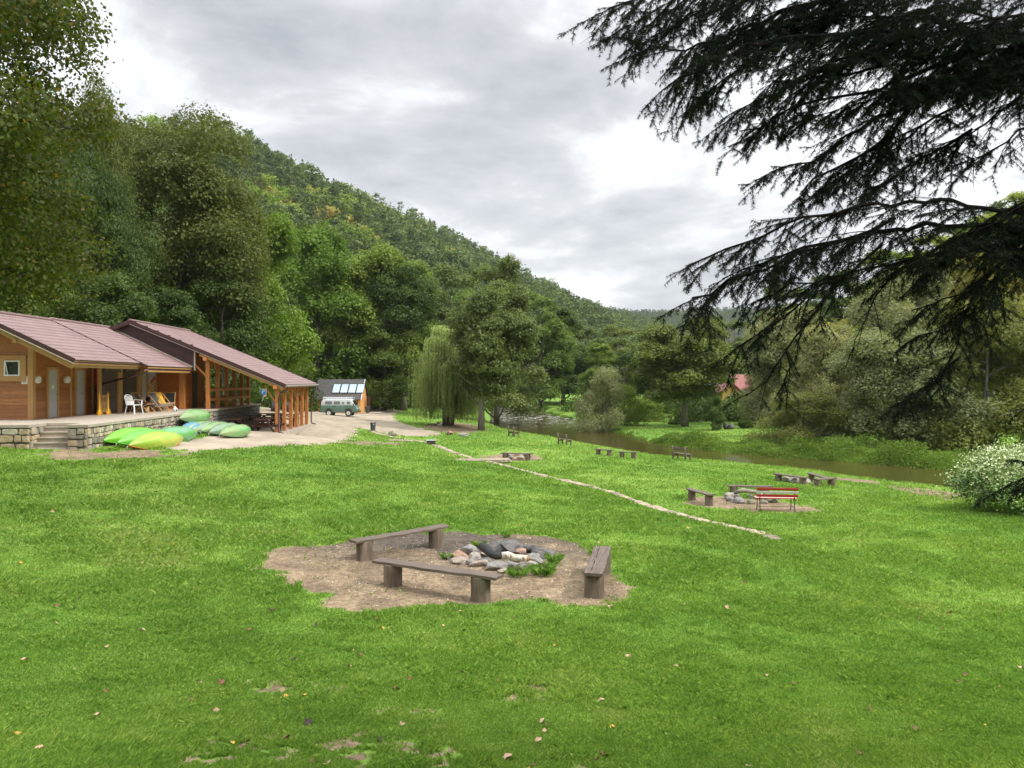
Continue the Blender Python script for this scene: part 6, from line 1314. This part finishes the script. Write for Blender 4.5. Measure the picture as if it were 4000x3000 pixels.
# ---- tractor tyres
RUB=mat('rubber_black',(.035,.035,.035),(.06,.058,.055),.8,12,.3)
for k,(px,py,rot,lab) in enumerate(((1070,1607,.35,'half sunk tractor tyre, left of the first orange post'),(1118,1608,.9,'second tractor tyre seen between the orange shelter posts'))):
    x,y,z=T(px,py,45); root=empty('tractor_tyre',(x,y,z-.12),rot,lab,'tyre','old tractor tyres by the yard'); n=30; mb=MB(); prof=[(.26,-.20),(.40,-.24),(.49,-.20),(.51,0),(.49,.20),(.40,.24),(.26,.20)]; o=len(mb.v)
    for i in range(n):
        a=2*math.pi*i/n
        for (rr,h) in prof: mb.v.append((rr*math.cos(a),h,.50+rr*math.sin(a)))
    for i in range(n):
        for j in range(6): mb.f.append((o+i*7+j,o+i*7+j+1,o+((i+1)%n)*7+j+1,o+((i+1)%n)*7+j)); mb.t.append(.5)
    for i in range(22):
        a=2*math.pi*i/22; a2=a+.24*(1)
        sgn=1 if i%2 else -1; mb.beam((.52*math.cos(a),sgn*.02,.50+.52*math.sin(a)),(.50*math.cos(a2),sgn*.23,.50+.50*math.sin(a2)),.045,.06,(math.cos(a),0,math.sin(a)))
    mb.build('tread',RUB,root)
    root.rotation_euler=(0,0,R(90)+rot)
# ---- orange hut with solar panels
x0=(1236-2000)/FPX*98; x1=(1408-2000)/FPX*98; HZ=-.66; hut=empty('orange_hut',(x1,98,HZ),R(1.0),'orange rendered hut with steep dark roof and solar panels','building'); wd=x1-x0
ORG=mat('render_orange',(.70,.34,.11),(.62,.29,.09),.85,3,.1); DR=mat('roof_dark_felt',(.080,.075,.070),(.055,.050,.048),.8,2.5,.2)
mb=MB(); mb.box(-wd,0,0,4.6,-.3,1.95); mb.prism([(0,1.95),(4.6,1.95),(2.5,4.2)],-wd,0,axis='x'); mb.build('wall',ORG,hut)
mb=MB(); mb.prism([(-.45,1.72),(-.45,1.82),(2.6,4.36),(5.2,2.2),(5.2,2.1),(2.6,4.22)],-wd-.35,.12,axis='x'); hr=mb.build('roof',DR,hut)
mb=MB(); mb.prism([(-.46,1.76),(-.46,1.84),(2.6,4.40),(2.6,4.30)],.121,.18,axis='x'); mb.build('verge_trim',WHITEP,hr)
mb=MB(); mb.box(-wd+1.7,-.9,-.02,-.003,1.25,1.72); mb.build('window',GLASSD,hut)
sl=Vector((0,3.05,2.54)).normalized(); nrm=Vector((0,-sl.z,sl.y)); PAN=mat('solar_panel',(.42,.50,.54),(.36,.44,.50),.12,1,spec=.8,metal=.3)
for k in range(4):
    xa=(1294-1408+k*31.5)/FPX*98*1.0; xb=xa+28.5/FPX*98; b0=Vector((0,-.45,1.82))+sl*1.15+nrm*.10; b1=b0+sl*1.75; mb=MB(); q=[Vector((xa,b0.y,b0.z)),Vector((xb,b0.y,b0.z)),Vector((xb,b1.y,b1.z)),Vector((xa,b1.y,b1.z))]; mb.add(q+[v_-nrm*.07 for v_ in q],[(0,1,2,3),(7,6,5,4),(0,4,5,1),(1,5,6,2),(2,6,7,3),(3,7,4,0)]); pn=mb.build('solar_panel',PAN,hut); 
    mb=MB()
    for a,b in ((0,1),(1,2),(2,3),(3,0)): mb.beam(q[a]+nrm*.01,q[b]+nrm*.01,.04,.05)
    mb.build('frame',IRON,pn)
mb=MB(); mb.tube([(-.35,-.40,1.75),(-.35,-.2,1.55),(-.45,-.06,1.3),(-.45,-.06,0)],.05,6); mb.build('downpipe',IRON,hut)
mb=MB(); mb.box(.2,.35,-.2,-.05,.2,2.5) if False else mb.box(.35,.75,3.0,3.4,0,2.0); mb.build('lean_to',DT,hut)
mb=MB(); mb.box(-wd-.5,1.6,-.35,-.02,-.3,.04); mb.box(.02,2.4,-.02,5,-.3,.04); mb.build('apron',CONC,hut)
BINM=mat('bin_dark',(.045,.05,.055),(.06,.065,.07),.5,6)
def bin_(loc_,s,lab,stripe=True):
    root=empty('litter_bin',loc_,.1,lab,'bin'); mb=MB(); mb.lathe([(.18*s,-.03),(.19*s,.02),(.235*s,.60*s/.9),(.245*s,.62*s/.9)],18); b=mb.build('body',BINM,root); mb=MB(); mb.lathe([(.25*s,.60*s/.9),(.25*s,.66*s/.9),(.20*s,.69*s/.9)],18); mb.build('rim',BINM,root)
    if stripe: mb=MB(); mb.beam((-.20*s,-.10,.03),(-.245*s+.02,-.13,.6),.03,.02); mb.beam((.10,-.2,.60),(.0,-.26,.64),.02,.03); mb.build('pole',WHITEP,root)
bin_(T(1457,1686,40),1.0,'dark litter bin at the tip of the grass wedge beside the drive'); bin_((x1+.9,98.0,HZ+.04),1.1,'small dark bin at the right corner of the orange hut',False)
# ---- retro van
VG=mat('paint_sage_green',(.105,.185,.145),(.09,.165,.13),.35,2,spec=.5); VW=mat('paint_pale_grey',(.62,.66,.67),(.56,.60,.62),.35,2); CUR=mat('curtain_grey',(.28,.28,.30),(.12,.12,.13),.9,14,0,(6,1,.2)); CHR=mat('rim_white',(.75,.74,.72),(.6,.6,.58),.4,8)
vx,vy,vz=T(1330,1625,70); van=empty('camper_van',(vx,vy,vz),R(1),'retro two tone green and white camper van parked by the orange hut','van')
def ring_body(name,prof,y,m,inset=.0):
    mb=MB(); mb.prism(prof,-y,y); o=mb.build(name,m,van,bevel=.07); o.modifiers['bevel'].segments=4; o.data.polygons.foreach_set('use_smooth',np.ones(len(o.data.polygons),bool)); return o
ring_body('lower_body',[(-2.03,.45),(-2.06,.8),(-2.03,1.22),(1.80,1.22),(1.97,1.0),(2.06,.75),(2.04,.48),(1.75,.42),(-1.95,.42)],.95,VG)
ring_body('upper_body',[(-2.02,1.223),(-1.98,1.6),(-1.86,1.86),(-1.6,1.93),(1.1,1.93),(1.40,1.84),(1.79,1.223)],.90,VW)
for s in (-1,1):
    Y=s*.905
    for (a,b,c_,d_,cur) in ((-1.52,-.78,1.36,1.68,True),(-.55,.12,1.36,1.68,True),(.28,.66,1.34,1.68,False),(.86,1.36,1.34,1.70,False)):
        mb=MB(); yy0,yy1=(Y,Y+s*.012); mb.box(a,b,min(yy0,yy1),max(yy0,yy1),c_,d_); w_=mb.build('window',IRON if cur else CHR,van,bevel=.02); mb=MB(); yy0,yy1=(Y+s*.013,Y+s*.02); mb.box(a+.05,b-.05,min(yy0,yy1),max(yy0,yy1),c_+.05,d_-.05); mb.build('pane',CUR if cur else mat('van_glass',(.22,.26,.27),(.12,.15,.16),.1,3,spec=.8),w_)
    mb=MB()
    for xx in (-.66,.18,.76,1.5): mb.box(xx-.006,xx+.006,s*.950-.004,s*.950+.004,.5,1.2)
    mb.build('door_seam',IRON,van)
    for xx in (-.55,.9): mb=MB(); mb.box(xx,xx+.16,s*.95-.02,s*.95+.02,1.10,1.14); mb.build('handle',IRON,van)
    for xx in (-1.12,1.08):
        mb=MB(); mb.lathe([(.40,-.02),(.40,.02)],20,'y',(xx,s*.935,.52)); mb.build('wheel_arch',IRON,van)
        mb=MB(); mb.lathe([(.20,-.11),(.35,-.11),(.375,-.06),(.375,.06),(.35,.11),(.20,.11)],22,'y',(xx,s*.86,.365)); wh=mb.build('wheel',RUB,van,smooth=False)
        mb=MB(); mb.lathe([(.05,.0),(.17,.0),(.20,.01),(.205,.02)] if s>0 else [(.05,.0),(.17,.0),(.20,-.01),(.205,-.02)],18,'y',(xx,s*.965,.365)); mb.build('rim',CHR,wh)
        mb=MB(); mb.lathe([(.05,-.01),(.05,.02)],10,'y',(xx,s*.98,.365)); mb.build('hub',IRON,wh)
mb=MB(); mb.beam((1.84,-.75,1.25),(1.45,-.75,1.80),.02,.03) if False else mb.add([(1.80,-.72,1.27),(1.80,.72,1.27),(1.47,.68,1.78),(1.47,-.68,1.78),(1.83,-.72,1.28),(1.83,.72,1.28),(1.50,.68,1.80),(1.50,-.68,1.80)],[(4,5,6,7),(0,3,2,1),(0,1,5,4),(1,2,6,5),(2,3,7,6),(3,0,4,7)]); mb.build('windscreen',GLASSD,van)
for xx0,xx1,nm in ((2.05,2.20,'front_bumper'),(-2.20,-2.04,'rear_bumper')): mb=MB(); mb.box(xx0,xx1,-.9,.9,.45,.58); mb.build(nm,IRON,van,bevel=.02)
for s in (-1,1): mb=MB(); mb.lathe([(.02,.0),(.10,.0),(.10,.05)],16,'x',(2.02,s*.62,.86)); mb.build('headlight',CHR,van); mb=MB(); mb.beam((1.6,s*.92,1.3),(1.72,s*1.12,1.36),.02,.02); mb.box(1.68,1.76,s*1.12-.06,s*1.12+.06,1.25,1.47); mb.build('mirror',IRON,van)
mb=MB()
for s in (-.8,.8): mb.beam((-1.85,s,2.02),(1.5,s,2.04),.05,.05)
for xx in (-1.7,-1.15,-.6,-.05,.5,1.05): mb.beam((xx,-.82,2.02),(xx,.82,2.02),.05,.04); [mb.beam((xx,s,1.88),(xx,s,2.02),.07,.03) for s in (-.82,.82)]
mb.build('roof_rack',CHR,van)
mb=MB(); mb.tube([(-1.8,-.6,2.10),(1.5,-.6,2.10)],.06,8); mb.build('awning_roll',VW,van)
mb=MB(); mb.box(-.4,.1,-.3,.3,2.06,2.16); mb.build('red_bag',mat('cloth_dark_red',(.25,.03,.04),None,.8),van)
mb=MB(); mb.tube([(-2.06,-.75,1.85),(-2.12,-.75,1.7),(-2.14,-.75,.6)],.02,6); mb.tube([(-2.06,-.4,1.85),(-2.12,-.4,1.7),(-2.14,-.4,.6)],.02,6); [mb.tube([(-2.13,-.75,z_),(-2.13,-.4,z_)],.015,5) for z_ in (.7,1.0,1.3,1.6)]; mb.build('ladder',IRON,van)
# ---- houses beyond the river
def house(px0,px1,d,top,eave,base,wall,roofm,lab,ridge='x',depth=8,win=((.2,.35),(.5,.62),(.75,.88)),plinth=None):
    xa=(px0-2000)/FPX*d; xb=(px1-2000)/FPX*d; zz=lambda p:CAMZ-(p-HY)/FPX*d; z0=zz(base); root=empty('house',(xa,d,z0),0,lab,'house'); W_=xb-xa; H1=zz(eave)-z0; H2=zz(top)-z0
    mb=MB(); mb.box(0,W_,0,depth,-.5,H1)
    if ridge=='x': mb.prism([(0,H1),(depth,H1),(depth/2,H2-.15)],0,W_,axis='x')
    else: mb.prism([(0,H1),(W_,H1),(W_/2,H2-.15)],0,depth)
    mb.build('wall',wall,root); mb=MB()
    if ridge=='x': mb.prism([(-.5,H1-.3),(-.5,H1-.12),(depth/2,H2),(depth+.5,H1-.12),(depth+.5,H1-.3),(depth/2,H2-.2)],-.4,W_+.4,axis='x')
    else: mb.prism([(-.5,H1-.35),(-.5,H1-.15),(W_/2,H2),(W_+.5,H1-.15),(W_+.5,H1-.35),(W_/2,H2-.2)],-.4,depth)
    mb.build('roof',roofm,root)
    for a,b in win:
        mb=MB(); mb.box(a*W_,b*W_,-.03,-.003,H1*.42,H1*.8); w_=mb.build('window',WHITEP,root); mb=MB(); m0=(a+b)/2*W_; mb.box(a*W_+.06,m0-.03,-.045,-.032,H1*.42+.06,H1*.8-.06); mb.box(m0+.03,b*W_-.06,-.045,-.032,H1*.42+.06,H1*.8-.06); mb.build('pane',GLASSD,w_)
    if plinth: mb=MB(); mb.box(-.03,W_+.03,-.05,-.002,-.5,H1*.28); mb.build('plinth',plinth,root)
    return root
YW=mat('render_yellow',(.72,.50,.15),(.66,.44,.12),.85,2); RR_=mat('roof_red_tile',(.26,.09,.07),(.20,.07,.06),.6,2.5,rand=0); GS=mat('plinth_grey',(.40,.38,.36),(.26,.25,.24),.9,3)
house(2890,3130,117,1462,1535,1625,YW,RR_,'long yellow house with red roof half hidden by trees across the river',plinth=GS)
house(2822,2888,113,1490,1528,1612,YW,RR_,'narrow yellow gabled house wing left of the red roof','y',6,((.3,.7),))
house(2735,2818,125,1470,1500,1590,mat('render_white',(.75,.76,.80),(.70,.71,.75),.8,2),mat('roof_grey',(.30,.31,.34),None,.7),'white house glimpsed behind the dark trees left of the yellow one')
house(3195,3262,120,1466,1500,1610,YW,RR_,'small red roofed house peeping between the right hand trees','x',6,((.3,.6),))

# ------------------------------------------------------------------ haze: the damp air of the valley
mb=MB(); mb.box(-960,1260,-120,2420,-8,260); m=bpy.data.materials.new('haze_air'); m.use_nodes=True; t=m.node_tree; t.nodes.clear(); o_=t.nodes.new('ShaderNodeOutputMaterial'); v_=t.nodes.new('ShaderNodeVolumePrincipled'); v_.inputs['Color'].default_value=(.86,.91,.96,1); v_.inputs['Density'].default_value=.00009; v_.inputs['Anisotropy'].default_value=.2; t.links.new(v_.outputs[0],o_.inputs['Volume'])
hz_=mb.build('haze',m,None); tag(hz_,'thin pale haze hanging in the valley air','haze',None,'stuff')
